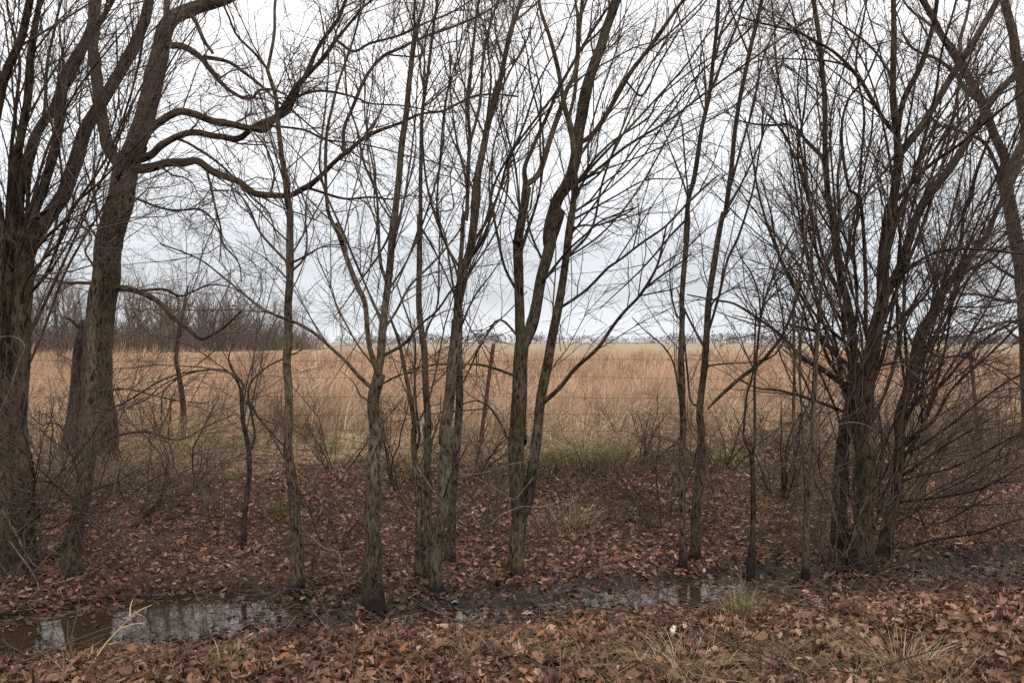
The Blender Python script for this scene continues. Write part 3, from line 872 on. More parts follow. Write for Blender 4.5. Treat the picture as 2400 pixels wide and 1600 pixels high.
tree('hung_branch', 'broken dead branch hanging slantwise between twin saplings and the dense clump', 'branch', [
    ('stem', None, [5, 12, 13, 13, 12, 10, 9, 7], 0.7, 0.25, '9:655,1440 720,1370 820,1280 900,1210 980,1150 1060,1080 1150,970 1220,860 1290,680 1340,500'),
    ('branch', 0, [6, 4, 3], -0.3, 0.1, '9:1050,1085 1150,1040 1240,900 1400,700 1560,600'),
], M_RIDGED, 'few', depth=8.2, seed=33)

tree('forked_sapling', 'thin sapling forking in a narrow Y between twin saplings and the dense clump', 'tree', [
    ('trunk', None, [16, 15, 14, 13], 0.1, 0.9, 'b:800,935 820,700 825,400 815,170'),
    ('stem', 0, [10, 9, 7, 5], 0.4, 0.2, 'b:815,175 835,100 830,0|9:1000,1500 1000,1200 1040,800 1060,680 1140,450 1210,280 1290,130'),
    ('stem', 0, [9, 7, 4], -0.3, 0.2, 'b:812,175 770,80 770,0|9:930,1500 940,1350 990,1150 1005,850 1010,700'),
    ('branch', 1, [6, 5, 3], -0.4, 0.1, '9:1040,760 1030,600 980,450 900,330 850,200'),
    ('branch', 1, [6, 5, 3], 0.4, 0.1, '9:1040,760 1090,650 1200,560 1300,500'),
], M_RIDGED, 'dense', seed=34, dens=1.1)

tree('three_stem_sapling', 'narrow sapling of three stems just left of the dense clump', 'tree', [
    ('trunk', None, [18, 16, 13, 10, 8], 0.2, 0.3, 'b:1140,960 1150,750 1150,550 1150,400 1190,250 1190,0|9:1430,1450 1450,1100 1470,800 1490,550 1560,300 1620,100|8:690,1100 720,900'),
    ('stem', 0, [9, 7, 4], -0.3, 0.3, 'b:1150,600 1140,300 1130,50|9:1350,1450 1335,1150 1350,800 1400,500 1420,200 1450,0|8:560,1100 590,800'),
    ('stem', 0, [11, 9, 6], 0.3, 0.3, 'b:1145,700 1100,500 1085,250 1070,50|9:1285,1500 1290,1200 1290,900 1290,700 1340,400 1375,150 1390,0|8:520,1250 480,1000 440,800'),
], M_GREY, 'dense', seed=35, dens=1.1)

tree('dense_clump', 'dense dark many-stemmed tree bristling with twigs at right', 'tree', [
    ('trunk', None, [52, 44, 42, 40], 0.0, 0.6, 'c:440,880 450,600 470,300 430,0|a:560,1450 570,1250 585,1120'),
    ('trunk', None, [46, 36, 32, 30], 0.1, 0.6, 'c:310,840 305,500 320,200 350,0|a:440,1450 470,1250 468,1100'),
    ('stem', 1, [27, 24, 18, 14], -0.3, 0.15, 'a:468,1130 460,900 420,650 370,450 340,250 330,0|8:640,1250 610,950 610,600 575,250 540,-15'),
    ('stem', 0, [46, 42, 36, 27, 20, 15], 0.2, 0.3, 'a:575,1230 595,1080 640,850 690,600 690,300 730,0|8:1030,1200 1050,900 1030,600 1035,300 1030,-15'),
    ('stem', 3, [27, 26, 25, 20], 0.9, 0.2, 'a:680,660 790,460 850,280 920,80|8:1250,1200 1400,1000 1530,780 1650,600 1829,400'),
    ('stem', 3, [22, 21, 18], 0.6, 0.2, '8:1055,980 1250,700 1400,450 1540,230 1640,50 1670,-15'),
    ('stem', 3, [18, 16, 12], -0.4, 0.2, '8:1045,870 1095,620 1190,420 1270,150 1300,-15'),
    ('limb', 3, [14, 12, 9, 5], -0.5, 0.1, '8:1030,820 980,750 900,620 830,500 700,350 600,280 450,205 200,140 100,110'),
    ('limb', 2, [13, 10, 6, 3], 0.4, 0.1, '8:615,1000 500,870 400,770 250,770 100,745 0,690'),
    ('stem', 3, [13, 11, 8, 6], -0.7, 0.1, 'a:600,1060 560,800 560,500|8:830,1250 760,1160 720,950 715,760 760,600 850,500 900,400 960,250'),
    ('limb', 3, [13, 11, 8], -0.5, 0.1, '8:1040,1250 1100,1180 1180,1080 1300,980 1420,900 1600,750 1829,560'),
    ('limb', 3, [13, 10, 7], -0.6, 0.1, 'a:740,520 810,470 900,390 1050,300 1180,270 1400,270 1725,300'),
    ('limb', 2, [11, 8, 4], -0.6, 0.1, 'a:440,980 300,860 200,760 130,650 60,500 0,420'),
    ('limb', 1, [15, 10, 6], 0.6, 0.1, 'a:440,1150 300,1000 200,880 100,850 0,830'),
    ('branch', 0, [8, 6, 4], -0.4, 0.1, 'a:620,1150 720,1110 900,1085 1050,1090'),
    ('limb', 1, [17, 14, 10, 7, 4], -0.2, 0.1, '9:1690,1290 1500,1150 1350,1060 1250,950 1150,860 1000,760 850,670 700,640 500,600'),
    ('limb', 1, [11, 8, 5], -0.7, 0.1, '9:1680,1480 1450,1380 1300,1335 1150,1300 1030,1290 900,1230'),
    ('limb', 3, [11, 8, 5], 0.4, 0.1, 'a:650,880 740,860 850,760 950,660 1010,600 1080,430 1080,350 1150,200 1200,0'),
    ('stem', 2, [11, 9, 6], 0.5, 0.1, 'a:460,1000 500,700 480,400 470,200 500,0|8:830,1000 850,700 800,400 850,100 870,-15'),
    ('stem', 2, [10, 8, 5], -0.6, 0.1, 'a:420,680 330,500 240,300 200,100|8:500,1200 440,950 480,700 500,400 440,200 380,-15'),
    ('stem', 3, [11, 9, 7], -0.8, 0.1, 'a:690,420 760,200 800,0|8:1150,1100 1230,800 1290,560 1330,300 1420,-15'),
    ('limb', 3, [9, 7, 4], 0.7, 0.1, '8:1035,620 1000,450 900,300 780,200 640,100 560,-15'),
    ('branch', 0, [7, 5, 3], -0.6, 0.1, 'c:350,150 280,330 240,520 200,700 230,780'),
    ('branch', 0, [7, 5, 3], -0.7, 0.1, 'c:430,250 480,420 420,560 380,700 330,800'),
    ('branch', 0, [7, 5, 3], -0.7, 0.1, 'c:480,450 560,330 640,180 760,40|a:980,1440 1060,1380'),
    ('branch', 1, [6, 4, 3], -0.6, 0.1, 'c:300,600 220,450 130,300 60,200'),
] + fan(0, 9, (1985, 2060, 840, 1080), (1760, 2430, -20, 120), (11, 4), 62) + fan(1, 7, (1975, 2010, 850, 1080), (1700, 1900, 250, 600), (9, 4), 63) + fan(0, 13, (1960, 2085, 1200, 1310), (1900, 2170, 780, 1040), (7, 3), 70) + [
], M_RIDGED, 'dense', twig_mat=M_TWIG_RED, seed=36, dens=0.9)

tree('slanting_tree', 'tree slanting to the right with low branches sweeping to the right edge', 'tree', [
    ('trunk', None, [34, 30, 29, 30, 27, 26], 0.2, 0.7, 'c:555,815 610,620 645,450 655,250 680,80|a:800,1500 870,1300 920,1100 960,920 1000,830 1080,700 1130,570'),
    ('stem', 0, [22, 18, 12], 0.3, 0.15, 'a:1125,585 1230,430 1350,300 1450,180 1520,0|8:1760,1100 1850,950'),
    ('stem', 0, [13, 10, 6], -0.4, 0.15, 'a:1110,620 1150,450 1200,350 1260,200 1280,0|8:1500,1200 1560,1000 1640,800'),
    ('branch', 0, [11, 8, 6], -0.5, 0.1, 'c:690,40|a:880,1450 1130,1250 1300,1050 1500,880 1725,760'),
    ('branch', 0, [10, 7, 5], -0.7, 0.1, 'c:660,200 800,120|a:1180,1560 1400,1380 1610,1230 1725,1180'),
    ('branch', 0, [13, 11, 9], -0.3, 0.2, 'a:900,1330 960,1290 1060,1180 1140,1100'),
    ('branch', 0, [10, 7, 4], -0.5, 0.08, 'c:655,330 720,280 900,150 1150,0 1250,-60'),
    ('branch', 0, [10, 7, 4], -0.8, 0.08, 'c:650,370 760,310 1000,250 1300,100 1437,30'),
    ('branch', 0, [11, 8, 5], -1.0, 0.08, 'c:640,480 700,460 950,430 1200,370 1437,230'),
    ('branch', 0, [10, 7, 5], -1.2, 0.08, 'c:590,720 700,740 900,690 1150,650 1300,600 1437,560'),
    ('branch', 0, [8, 6, 4], 0.6, 0.08, 'a:1000,830 1100,720 1250,690 1450,690 1700,650'),
    ('branch', 0, [8, 6, 4], 0.4, 0.08, 'a:960,950 1100,1060 1250,1050 1400,1090 1560,1170 1725,1300'),
    ('branch', 0, [8, 6, 4], -0.6, 0.08, 'c:640,520 760,560 900,600 1100,500 1250,420'),
    ('branch', 1, [9, 7, 4], -0.6, 0.1, 'a:1180,510 1300,430 1450,360 1600,250 1725,200'),
] + fan(0, 12, (2105, 2150, 860, 1120), (2210, 2560, 60, 620), (9, 4), 64) + fan(0, 10, (2070, 2110, 1120, 1270), (2200, 2480, 880, 1230), (7, 3), 72) + [
], M_RIDGED, 'dense', twig_mat=M_TWIG_RED, seed=37, dens=1.05)

tree('fence_line_tree', 'big leaning tree behind the dense clump at the right edge', 'tree', [
    ('trunk', None, [48, 40, 38, 36, 32], 0.0, 0.7, 'd:2372,1040 2362,880 2352,700 2336,560 2318,470 2300,400'),
    ('limb', 0, [32, 28, 24, 20], -0.5, 0.15, '8:1745,1150 1700,950 1620,750 1550,600 1450,400 1330,230 1200,-15'),
    ('limb', 0, [34, 30, 26], 0.5, 0.15, '8:1770,1130 1829,850 1820,600 1780,320 1700,-15'),
    ('limb', 1, [15, 11, 7], -0.6, 0.1, '8:1570,640 1470,560 1400,450 1300,370 1150,300 1080,200'),
    ('limb', 1, [14, 11, 8], 0.7, 0.1, '8:1450,400 1440,250 1480,100 1500,-15'),
    ('limb', 0, [12, 8, 4], -1.0, 0.1, 'a:1725,640 1560,640 1400,600 1200,590 1060,560'),
    ('limb', 0, [12, 8, 4], -0.8, 0.1, 'a:1760,820 1600,800 1450,850 1300,900 1100,920'),
    ('limb', 0, [11, 8, 4], 0.8, 0.1, 'a:1720,500 1560,420 1420,330 1250,330'),
    ('limb', 0, [14, 10, 6], -0.9, 0.1, '8:1740,1150 1600,900 1480,820 1300,760 1200,620'),
    ('limb', 1, [12, 9, 5], -0.7, 0.1, '8:1400,330 1280,180 1130,60 1080,-15'),
    ('limb', 0, [10, 7, 4], 0.6, 0.1, 'a:1765,950 1650,900 1560,820 1440,800'),
], M_RIDGED, 'dense', seed=38, dens=1.05)

tree('fence_row_sapling', 'small dark sapling by the fence under the old tree\'s drooping limb', 'tree', [
    ('trunk', None, [16, 13, 12, 10, 6], 0.2, 0.3, '2:1125,1380 1120,1150 1095,980 1080,900 1100,720 1130,560 1150,450'),
    ('branch', 0, [6, 4], -0.4, 0.1, '2:1100,1000 1000,1100 990,1250 980,1400'),
], M_RIDGED, 'whip', seed=39, dens=0.8)
# ------------------------------------------------------------------ shrubs of bare stems
def shrub(px, py, label, n_st, height, spread, seed, mat=M_GREY, twig=M_TWIG, lean=(0, 0), name='bare_shrub'):
    rng = np.random.default_rng(seed)
    Y = ground_hit(px, py)
    b0 = at(px, py, Y)
    root = empty(name, b0)
    tag(root, label, 'shrub', 'bare shrubs on the ditch bank')
    SP, SR = [], []
    for i in range(n_st):
        a = rng.uniform(0, 2 * math.pi)
        h = height * rng.uniform(0.55, 1.0)
        p = np.array([math.cos(a), math.sin(a) * 0.8, 0]) * rng.uniform(0.0, 0.10)
        d = norm(np.array([math.cos(a) * spread * 1.4 + lean[0], math.sin(a) * spread * 0.8 + lean[1], 1.0]))
        pts = [p + np.array([0, 0, -0.06])]
        for j in range(9):
            d = norm(d + rng.normal(size=3) * 0.16 + np.array([0, 0, 0.03]))
            pts.append(pts[-1] + d * h / 9)
        P = np.array(pts)
        r0 = rng.uniform(0.006, 0.013) * (0.7 + 0.3 * height)
        R = r0 * np.linspace(1, 0.32, 10)
        v, f, bk = tubes(P[None], R[None], 6)
        add('stem', fast_mesh('stem', v, f, mat, True, {'bark': ('FLOAT_VECTOR', bk + rng.uniform(0, 9))}), root)
        SP.append(P); SR.append(R)
    cur = (np.array(SP), np.array(SR), 0.12)
    V, Fc, n0 = [], [], 0
    for lv, (dn, ln, an, rm, wg, up) in enumerate(((9.0, (0.25, 0.9), (0.4, 1.0), 0.0050, 0.2, 0.02), (7.0, (0.12, 0.5), (0.4, 1.1), 0.0033, 0.22, 0.0), (4.0, (0.06, 0.2), (0.5, 1.1), 0.0022, 0.25, 0.0))):
        C, RC, _ = spawn(cur[0], cur[1], rng, dn, cur[2], ln, an, 0.6, rm, wg, up, k=(5, 4, 3)[lv])
        C[..., 2] = np.maximum(C[..., 2], 0.02)
        v, f, bk = tubes(C, np.maximum(RC, 0.0008), (4, 3, 3)[lv])
        V.append(v); Fc.append(f[0] + n0); n0 += len(v)
        TWIG_SEGS[0] += len(f[0])
        cur = (C, RC, 0.1)
    o = add('twigs', fast_mesh('twigs', np.concatenate(V), np.concatenate(Fc), twig), root)
    o['kind'] = 'stuff'
    put_sprays(root, np.array(SP) + b0, np.array(SR), 0.05, 3.4, rng, twig, seed % 2 == 0, 26, (0.3, 0.9), 0.0)

for i, a in enumerate([
    (60, 1370, 'tangled pale shrub at the foot of the leftmost trunks', 9, 1.2, 0.8),
    (300, 1215, 'low sprawling shrub on the bank right of the slim grey-green trunk', 7, 1.1, 0.9),
    (440, 1150, 'bare shrub on the bank left of the crooked dark sapling', 7, 1.3, 0.8),
    (350, 1035, 'shrub at the bank top right of the old tree trunk', 7, 1.4, 0.7),
    (620, 1045, 'shrub at the bank top behind the straight grey sapling', 6, 1.2, 0.6),
    (790, 1105, 'thin shrub just left of the forked trunk on the bank', 6, 1.3, 0.55),
    (780, 1290, 'sparse low shrub between straight sapling and forked trunk near the ditch', 6, 0.8, 0.5),
    (940, 1150, 'upright shrub between forked trunk and twin trunks', 8, 1.7, 0.4),
    (1110, 1120, 'shrub in front of the rusty fence post', 6, 1.1, 0.6),
    (1130, 1260, 'low twiggy shrub between twin trunks and mossy trunk', 6, 0.8, 0.9),
    (1330, 1180, 'low twiggy shrub right of the mossy trunk', 6, 0.75, 1.0),
    (1500, 1090, 'bushy shrub left of the twin saplings at the bank top', 8, 1.3, 0.6),
    (1545, 1240, 'slender shrub at the foot of the twin saplings on their left', 5, 1.4, 0.4),
    (1700, 1100, 'shrub between twin saplings and forked sapling', 7, 1.4, 0.6),
    (1830, 1180, 'tall twiggy shrub between forked sapling and three-stem sapling', 8, 1.8, 0.45),
    (1960, 1350, 'matted low shrub around the foot of the dense clump', 10, 0.9, 0.7),
    (2040, 1240, 'tangled shrub between the dense clump and the slanting trunk', 9, 1.5, 0.6),
    (2200, 1160, 'bare shrub on the bank under the sweeping low branches', 8, 1.1, 0.8),
    (2330, 1110, 'bare shrub at the right edge below the leaning tree', 8, 1.4, 0.7),
    (2290, 1260, 'low shrub beside the far right pool of ditch water', 6, 0.7, 1.0),
    (140, 1130, 'dense shrub behind the slim trunk at the foot of the old tree', 8, 1.5, 0.7),
    (2110, 1080, 'shrub at the bank top behind the slanting trunk', 7, 1.5, 0.6),
]):
    shrub(a[0], a[1], a[2], a[3], a[4], a[5], 100 + i, twig=M_TWIG if i % 3 else M_TWIG_RED)

# ------------------------------------------------------------------ loose sticks
def stick(name, label, W, s, depth=None, mat=M_PALE, cat='stick', lift=0.02, dd=0.0, group='loose sticks in the ditch'):
    px = parse(s)
    W = np.interp(np.linspace(0, 1, len(px)), np.linspace(0, 1, len(W)), W)
    pts, rad = [], []
    for i, ((a, b_), w) in enumerate(zip(px, W)):
        Y = ground_hit(a, b_) if depth is None else depth + dd * i / max(1, len(px) - 1)
        p = at(a, b_, Y)
        if depth is None:
            p = p + np.array([0, 0, lift])
        pts.append(p); rad.append(w / F * Y / 2 * (0.62 if mat is M_PALE and w < 10 else 1))
    P, R = resample(np.array(pts), np.array(rad), max(10, len(px) * 6))
    rng = np.random.default_rng(int(abs(px[0, 0]) * 7 + abs(px[0, 1])))
    P = P + rng.normal(size=P.shape) * 0.12 * R[:, None]
    v, f, bk = tubes(P[None], R[None], 9, bumps=(0.08, 2, 3), cap=True)
    base = P[0]
    o = add(name, fast_mesh(name, v - base, f, mat, True, {'bark': ('FLOAT_VECTOR', bk)}), None, base)
    return tag(o, label, cat, group)

stick('log_chunk', 'pale grey chunk of wood lying in the mud by the ditch centre', [15, 17, 12], '6:742,1100 800,1118 868,1150')
stick('broken_stick', 'upright grey broken stick standing in the left puddle', [15, 14, 12], '3:1272,1375 1265,1270 1248,1155', depth=ground_hit(486, 1520))
stick('fallen_branch', 'dark fallen branch lying across the bank above the left puddle', [9, 8, 5], '3:640,660 760,640 900,600 1080,570 1200,490', mat=M_DARK)
stick('fallen_branch', 'pale fallen branch reaching over the right-hand water to the dense clump', [6, 5, 4], 'b:1330,885 1200,965 1000,985 900,1020 800,1048', depth=7.35, dd=-0.15)
stick('dead_cane', 'straight pale cane leaning across the foot of the twin trunks', [5, 5, 4], '6:722,240 800,360 905,510', depth=7.2, dd=-0.1)
stick('dead_cane', 'straight pale cane leaning between twin trunks and mossy trunk', [4, 4, 4], '6:1000,460 1080,570 1165,690', depth=7.4, dd=-0.1)
stick('pale_cane', 'curling pale cane in front of the leftmost trunk', [5, 5, 4, 4], '2:-20,765 60,755 130,780 150,830 110,930 60,1080 0,1220 -20,1260', depth=6.9)
stick('pale_cane', 'arched pale cane in front of the dense clump', [5, 6, 5], 'a:330,1560 430,1540 520,1545 620,1590', depth=7.6)
stick('pale_twig', 'long pale twig drooping before the mossy trunk', [5, 4, 3, 3], '6:1440,310 1350,420 1310,445 1240,400 1100,320 980,285', depth=7.3, dd=-0.1)
stick('pale_twig', 'pale twig bent at a right angle on the mossy trunk', [5, 4, 3, 3], '6:1405,60 1415,200 1300,230 1150,280 1040,295', depth=7.5, dd=-0.2)
stick('pale_twig', 'pale twig slanting up to the right across the mossy trunk\'s foot', [5, 4, 3, 2], '6:1175,600 1250,540 1370,490 1480,495 1600,460 1740,430', depth=7.2, dd=0.2)
stick('pale_twig', 'forked-looking pale twig hanging over the bank left of the crooked sapling', [6, 5, 4, 3], '3:1215,340 1235,390 1270,430 1255,500 1240,575', depth=8.4)
stick('pale_twig', 'pale branching twig near water at the bottom left edge', [6, 5, 4], '3:60,700 130,800 190,880 235,980 190,1050', depth=6.9, dd=-0.2)
stick('pale_twig', 'thin pale twig trailing from bottom left edge over leaves', [4, 4, 3], '3:-20,1060 235,985 420,940 560,890 640,850', depth=7.0)
stick('pale_twig', 'pale twig arching left of the forked trunk\'s foot', [6, 5, 4, 2], '6:0,600 60,660 150,740 240,770 260,850 300,1000', depth=7.1, dd=-0.2)
stick('fallen_branch', 'dark stick lying on the mud left of the right pool', [9, 8, 6], '6:1440,1090 1480,1150 1500,1190', mat=M_DARK)
stick('fallen_branch', 'pale stick lying on leaves left of the right pool', [5, 5, 4], '6:1270,1115 1350,1100 1440,1085')

# ------------------------------------------------------------------ blades: field grass, tufts, stalks
def blades(base, h, w, azim, bend, c0, c1, segs=3, droop=0.0):
    """base (N,3); ribbon blades curving over; returns verts, faces, tints"""
    N = len(base)
    u = np.linspace(0, 1, segs + 1)
    dirx, diry = np.cos(azim), np.sin(azim)
    off = bend[:, None] * (u[None, :] ** 1.8)
    zz = h[:, None] * (u[None, :] - 0.35 * np.clip(bend / np.maximum(h, 1e-6), 0, 1.2)[:, None] * u[None, :] ** 2.2)
    cx = base[:, 0:1] + off * dirx[:, None]
    cy = base[:, 1:2] + off * diry[:, None]
    cz = base[:, 2:3] + zz
    wa = RNG.uniform(0, math.pi, N)
    wx, wy = np.cos(wa) * w / 2, np.sin(wa) * w / 2
    tap = 1 - 0.85 * u ** 1.5
    L = np.stack([cx - wx[:, None] * tap, cy - wy[:, None] * tap, cz], -1)
    Rr = np.stack([cx + wx[:, None] * tap, cy + wy[:, None] * tap, cz], -1)
    V = np.stack([L, Rr], 2)                    # N, segs+1, 2, 3
    idx = np.arange(N * (segs + 1) * 2).reshape(N, segs + 1, 2)
    f = np.stack([idx[:, :-1, 0], idx[:, :-1, 1], idx[:, 1:, 1], idx[:, 1:, 0]], -1).reshape(-1, 4)
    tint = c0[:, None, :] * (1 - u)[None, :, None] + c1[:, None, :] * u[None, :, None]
    tint = np.repeat(tint[:, :, None, :], 2, 2)
    return V.reshape(-1, 3), f, tint.reshape(-1, 3)

def merge(parts):
    V, Fc, T, n0 = [], [], [], 0
    for v, f, t in parts:
        V.append(v); Fc.append(f + n0); T.append(t); n0 += len(v)
    return np.concatenate(V), np.concatenate(Fc), np.concatenate(T)

def pick(cols, n, jit=0.25, rng=RNG):
    cols = np.array(cols)
    c = cols[rng.integers(0, len(cols), n)]
    return c * (1 + rng.uniform(-jit, jit, (n, 1)))

SWARD = [(0.46, 0.33, 0.21), (0.40, 0.275, 0.17), (0.54, 0.41, 0.27), (0.32, 0.21, 0.13)]
STRAW = [(0.54, 0.395, 0.265), (0.49, 0.345, 0.225), (0.40, 0.265, 0.17), (0.62, 0.48, 0.34)]
RUSTY = [(0.48, 0.275, 0.185), (0.53, 0.315, 0.21), (0.39, 0.205, 0.135), (0.58, 0.40, 0.285)]
GREEN = [(0.17, 0.20, 0.05), (0.21, 0.23, 0.07), (0.25, 0.24, 0.10)]

def field(n, y0, y1, wide, h_rng, bend_rng, segs=2, pale=False, per=20, rad=0.10):
    """bunch grass: blades in clumps that lean together"""
    nc = max(1, n // per)
    cy = y0 + (y1 - y0) * RNG.random(nc) ** 1.15
    cx = RNG.uniform(-1, 1, nc) * (cy * 0.60 + 2.0)
    keep = fbm(cx * 0.5, cy * 0.5, 3) > 0.28
    cx, cy = cx[keep], cy[keep]
    nc = len(cx)
    caz, cton, ch = RNG.normal(0.3, 1.2, nc), RNG.uniform(0.45, 1.35, nc), RNG.uniform(0.62, 1.2, nc)
    ci = RNG.integers(0, nc, n)
    x = cx[ci] + RNG.normal(size=n) * rad
    y = np.maximum(cy[ci] + RNG.normal(size=n) * rad, 13.7)
    patch = fbm(x * 0.12 + 7, y * 0.09, 3)
    h = RNG.uniform(h_rng[0], h_rng[1], n) * (0.72 + 0.55 * patch) * (0.65 + 0.7 * fbm(x * 0.8 + 20, y * 0.8, 2))
    near = sstep(13.6, 15.5, y + 1.2 * (fbm(x * 0.8, y * 0) - 0.5))
    h = h * (0.42 + 0.58 * near)
    b = np.stack([x, y, ground_z(x, y) - 0.02], 1)
    h = h * ch[ci] * 0.86
    az = caz[ci] + RNG.normal(0, 0.7, n)
    bend = h * RNG.uniform(bend_rng[0], bend_rng[1], n)
    rust = sstep(14.5, 20, y) * 0.7 + 0.2
    mott = (0.62 + 0.76 * fbm(x * 0.9 + 77, y * 0.55, 3)) * cton[ci]
    c1 = np.where((RNG.random(n) < rust)[:, None], pick(RUSTY, n), pick(STRAW, n))
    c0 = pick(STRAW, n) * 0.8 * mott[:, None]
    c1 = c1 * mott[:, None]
    if pale:
        c1 = c0 = pick([(0.72, 0.58, 0.42), (0.66, 0.50, 0.34)], n)
    return blades(b, h, np.full(n, wide) * RNG.uniform(0.6, 1.3, n), az, bend, c0, c1, segs)

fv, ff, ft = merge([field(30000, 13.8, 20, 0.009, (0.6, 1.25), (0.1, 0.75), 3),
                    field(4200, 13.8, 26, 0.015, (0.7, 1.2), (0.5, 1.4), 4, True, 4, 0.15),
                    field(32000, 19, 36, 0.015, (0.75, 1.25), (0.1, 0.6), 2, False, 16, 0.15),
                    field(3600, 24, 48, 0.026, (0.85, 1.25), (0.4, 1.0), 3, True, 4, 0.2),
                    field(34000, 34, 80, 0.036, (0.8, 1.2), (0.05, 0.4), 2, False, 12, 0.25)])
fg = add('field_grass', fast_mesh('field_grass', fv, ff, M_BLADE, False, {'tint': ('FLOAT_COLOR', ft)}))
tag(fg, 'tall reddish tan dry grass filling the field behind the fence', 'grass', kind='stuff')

# short sward and straw on the bank top and the near verge
def sward_patch(n, xr, tr, h_rng, width, green, mask=None, flat=0.6, pal=None):
    x = RNG.uniform(xr[0], xr[1], n)
    t = RNG.uniform(tr[0], tr[1], n)
    y = t + ditch_y(x)
    k = fbm(x * 1.3 + 5, y * 1.3, 3) > 0.45
    if mask is not None:
        k &= mask(x, y)
    x, y = x[k], y[k]
    n = len(x)
    h = RNG.uniform(h_rng[0], h_rng[1], n)
    b = np.stack([x, y, ground_z(x, y) - 0.005], 1)
    gk = (RNG.random(n) < green * sstep(0.42, 0.62, fbm(x * 0.9 + 50, y * 0.9, 3)) * 2)[:, None]
    c1 = np.where(gk, pick(GREEN, n) * 0.85, pick(pal or SWARD, n, 0.4))
    return blades(b, h, np.full(n, width), RNG.uniform(0, 6.28, n), h * RNG.uniform(flat * 0.4, flat * 1.6, n), c1 * 0.8, c1, 3)

sv, sf, st = merge([sward_patch(21000, (-9, 9), (4.0, 7.2), (0.08, 0.42), 0.007, 0.42, None, 0.9),
                    sward_patch(5000, (-7, 7.5), (1.8, 4.6), (0.06, 0.25), 0.005, 0.25, lambda x, y: fbm(x * 0.8 + 9, y * 0.8, 2) > 0.52, 1.0),
                    sward_patch(15000, (-0.3, 4.4), (-4.2, -1.4), (0.04, 0.15), 0.0032, 0.2, lambda x, y: (y < 5.55 - 0.12 * np.abs(x - 2.2) + 0.8 * (fbm(x * 1.5, y * 1.5) - 0.3)), 1.3, [(0.42, 0.30, 0.19), (0.34, 0.235, 0.145), (0.48, 0.36, 0.24), (0.27, 0.18, 0.11)]),
                    sward_patch(1500, (-3.5, 0.5), (-3.2, -1.4), (0.05, 0.14), 0.0035, 0.25, None, 1.2),
                    sward_patch(5000, (2.2, 7.5), (0.8, 4.0), (0.08, 0.3), 0.005, 0.35, None, 0.9)])
sw = add('short_grass', fast_mesh('short_grass', sv, sf, M_BLADE, False, {'tint': ('FLOAT_COLOR', st)}))
tag(sw, 'short straw and green grass along the bank top and verge', 'grass', kind='stuff')

def tuft(px, py, label, n, h, spread, green, width=0.006, name='grass_tuft', bendf=0.5):
    Y = ground_hit(px, py)
    b0 = at(px, py, Y)
    n, h, spread = int(n * 1.35), h * 1.25, spread * 1.15
    b = np.zeros((n, 3))
    b[:, :2] = RNG.normal(size=(n, 2)) * spread * 0.3
    gz = ground_z(b0[0] + b[:, 0], b0[1] + b[:, 1]) - b0[2]
    b[:, 2] = gz - 0.01
    az = np.arctan2(b[:, 1], b[:, 0]) + RNG.normal(size=n) * 0.5
    hh = RNG.uniform(0.4, 1.0, n) * h
    gk = (RNG.random(n) < green)[:, None]
    c = np.where(gk, pick(GREEN, n), pick(STRAW, n))
    v, f, t = blades(b, hh, np.full(n, width), az, hh * RNG.uniform(0.2, 1.0, n) * bendf * 1.6, c * 0.75, c, 4)
    o = add(name, fast_mesh(name, v, f, M_BLADE, False, {'tint': ('FLOAT_COLOR', t)}), None, b0)
    tag(o, label, 'grass tuft', 'grass tufts on the ditch banks')

tuft(1735, 1450, 'green grass tuft with tall straw stems at the near edge of the right pool', 90, 0.2, 0.16, 0.75, 0.005, bendf=0.35)
tuft(1735, 1448, 'tall dry straw stems standing out of the tuft by the right pool', 10, 0.36, 0.1, 0.0, 0.0032, bendf=0.2)
tuft(1378, 1095, 'large arching tan-green grass clump on the bank right of the mossy trunk', 420, 0.55, 0.55, 0.5, 0.009, bendf=0.9)
tuft(1270, 1105, 'bright green grass clump at the foot of the mossy tree', 160, 0.32, 0.3, 0.9, 0.008)
tuft(655, 1210, 'small bright green tuft just left of the straight grey sapling', 90, 0.2, 0.18, 0.9, 0.006)
tuft(545, 1130, 'green tuft on the bank left of the crooked sapling', 110, 0.22, 0.25, 0.8, 0.006)
tuft(310, 1115, 'green tuft on the bank right of the slim trunk', 110, 0.2, 0.28, 0.8, 0.006)
tuft(1170, 1165, 'dull green tuft between twin trunks and mossy trunk', 90, 0.22, 0.25, 0.7, 0.006)
tuft(535, 1560, 'small green tuft at the bottom edge right of the left puddle', 60, 0.13, 0.12, 0.85, 0.004)
tuft(1600, 1570, 'flattened straw tuft at the bottom edge right of centre', 160, 0.17, 0.3, 0.1, 0.004, bendf=1.1)
tuft(2110, 1560, 'wide straw tuft at the bottom edge towards the right', 190, 0.18, 0.32, 0.1, 0.004, bendf=1.1)
tuft(1330, 1240, 'matted tan grass clump low on the bank right of the mossy trunk', 150, 0.35, 0.4, 0.25, 0.006, bendf=1.0)
tuft(2150, 1180, 'yellow-green grass clump under the slanting tree', 130, 0.28, 0.4, 0.55, 0.006)
tuft(770, 1065, 'green tuft at the bank top left of the forked trunk', 110, 0.2, 0.25, 0.85, 0.007)
tuft(445, 1060, 'green grass clump at the bank top below the drooping limb', 200, 0.22, 0.5, 0.75, 0.007)
tuft(520, 1050, 'green grass patch at the bank top above the crooked sapling', 200, 0.22, 0.6, 0.7, 0.007)
tuft(1460, 1060, 'straw-yellow grass clump at the bank top left of the twin saplings', 200, 0.3, 0.6, 0.2, 0.007, bendf=0.9)
tuft(290, 1065, 'yellow-green grass clump beside the old tree base', 200, 0.25, 0.5, 0.65, 0.007)

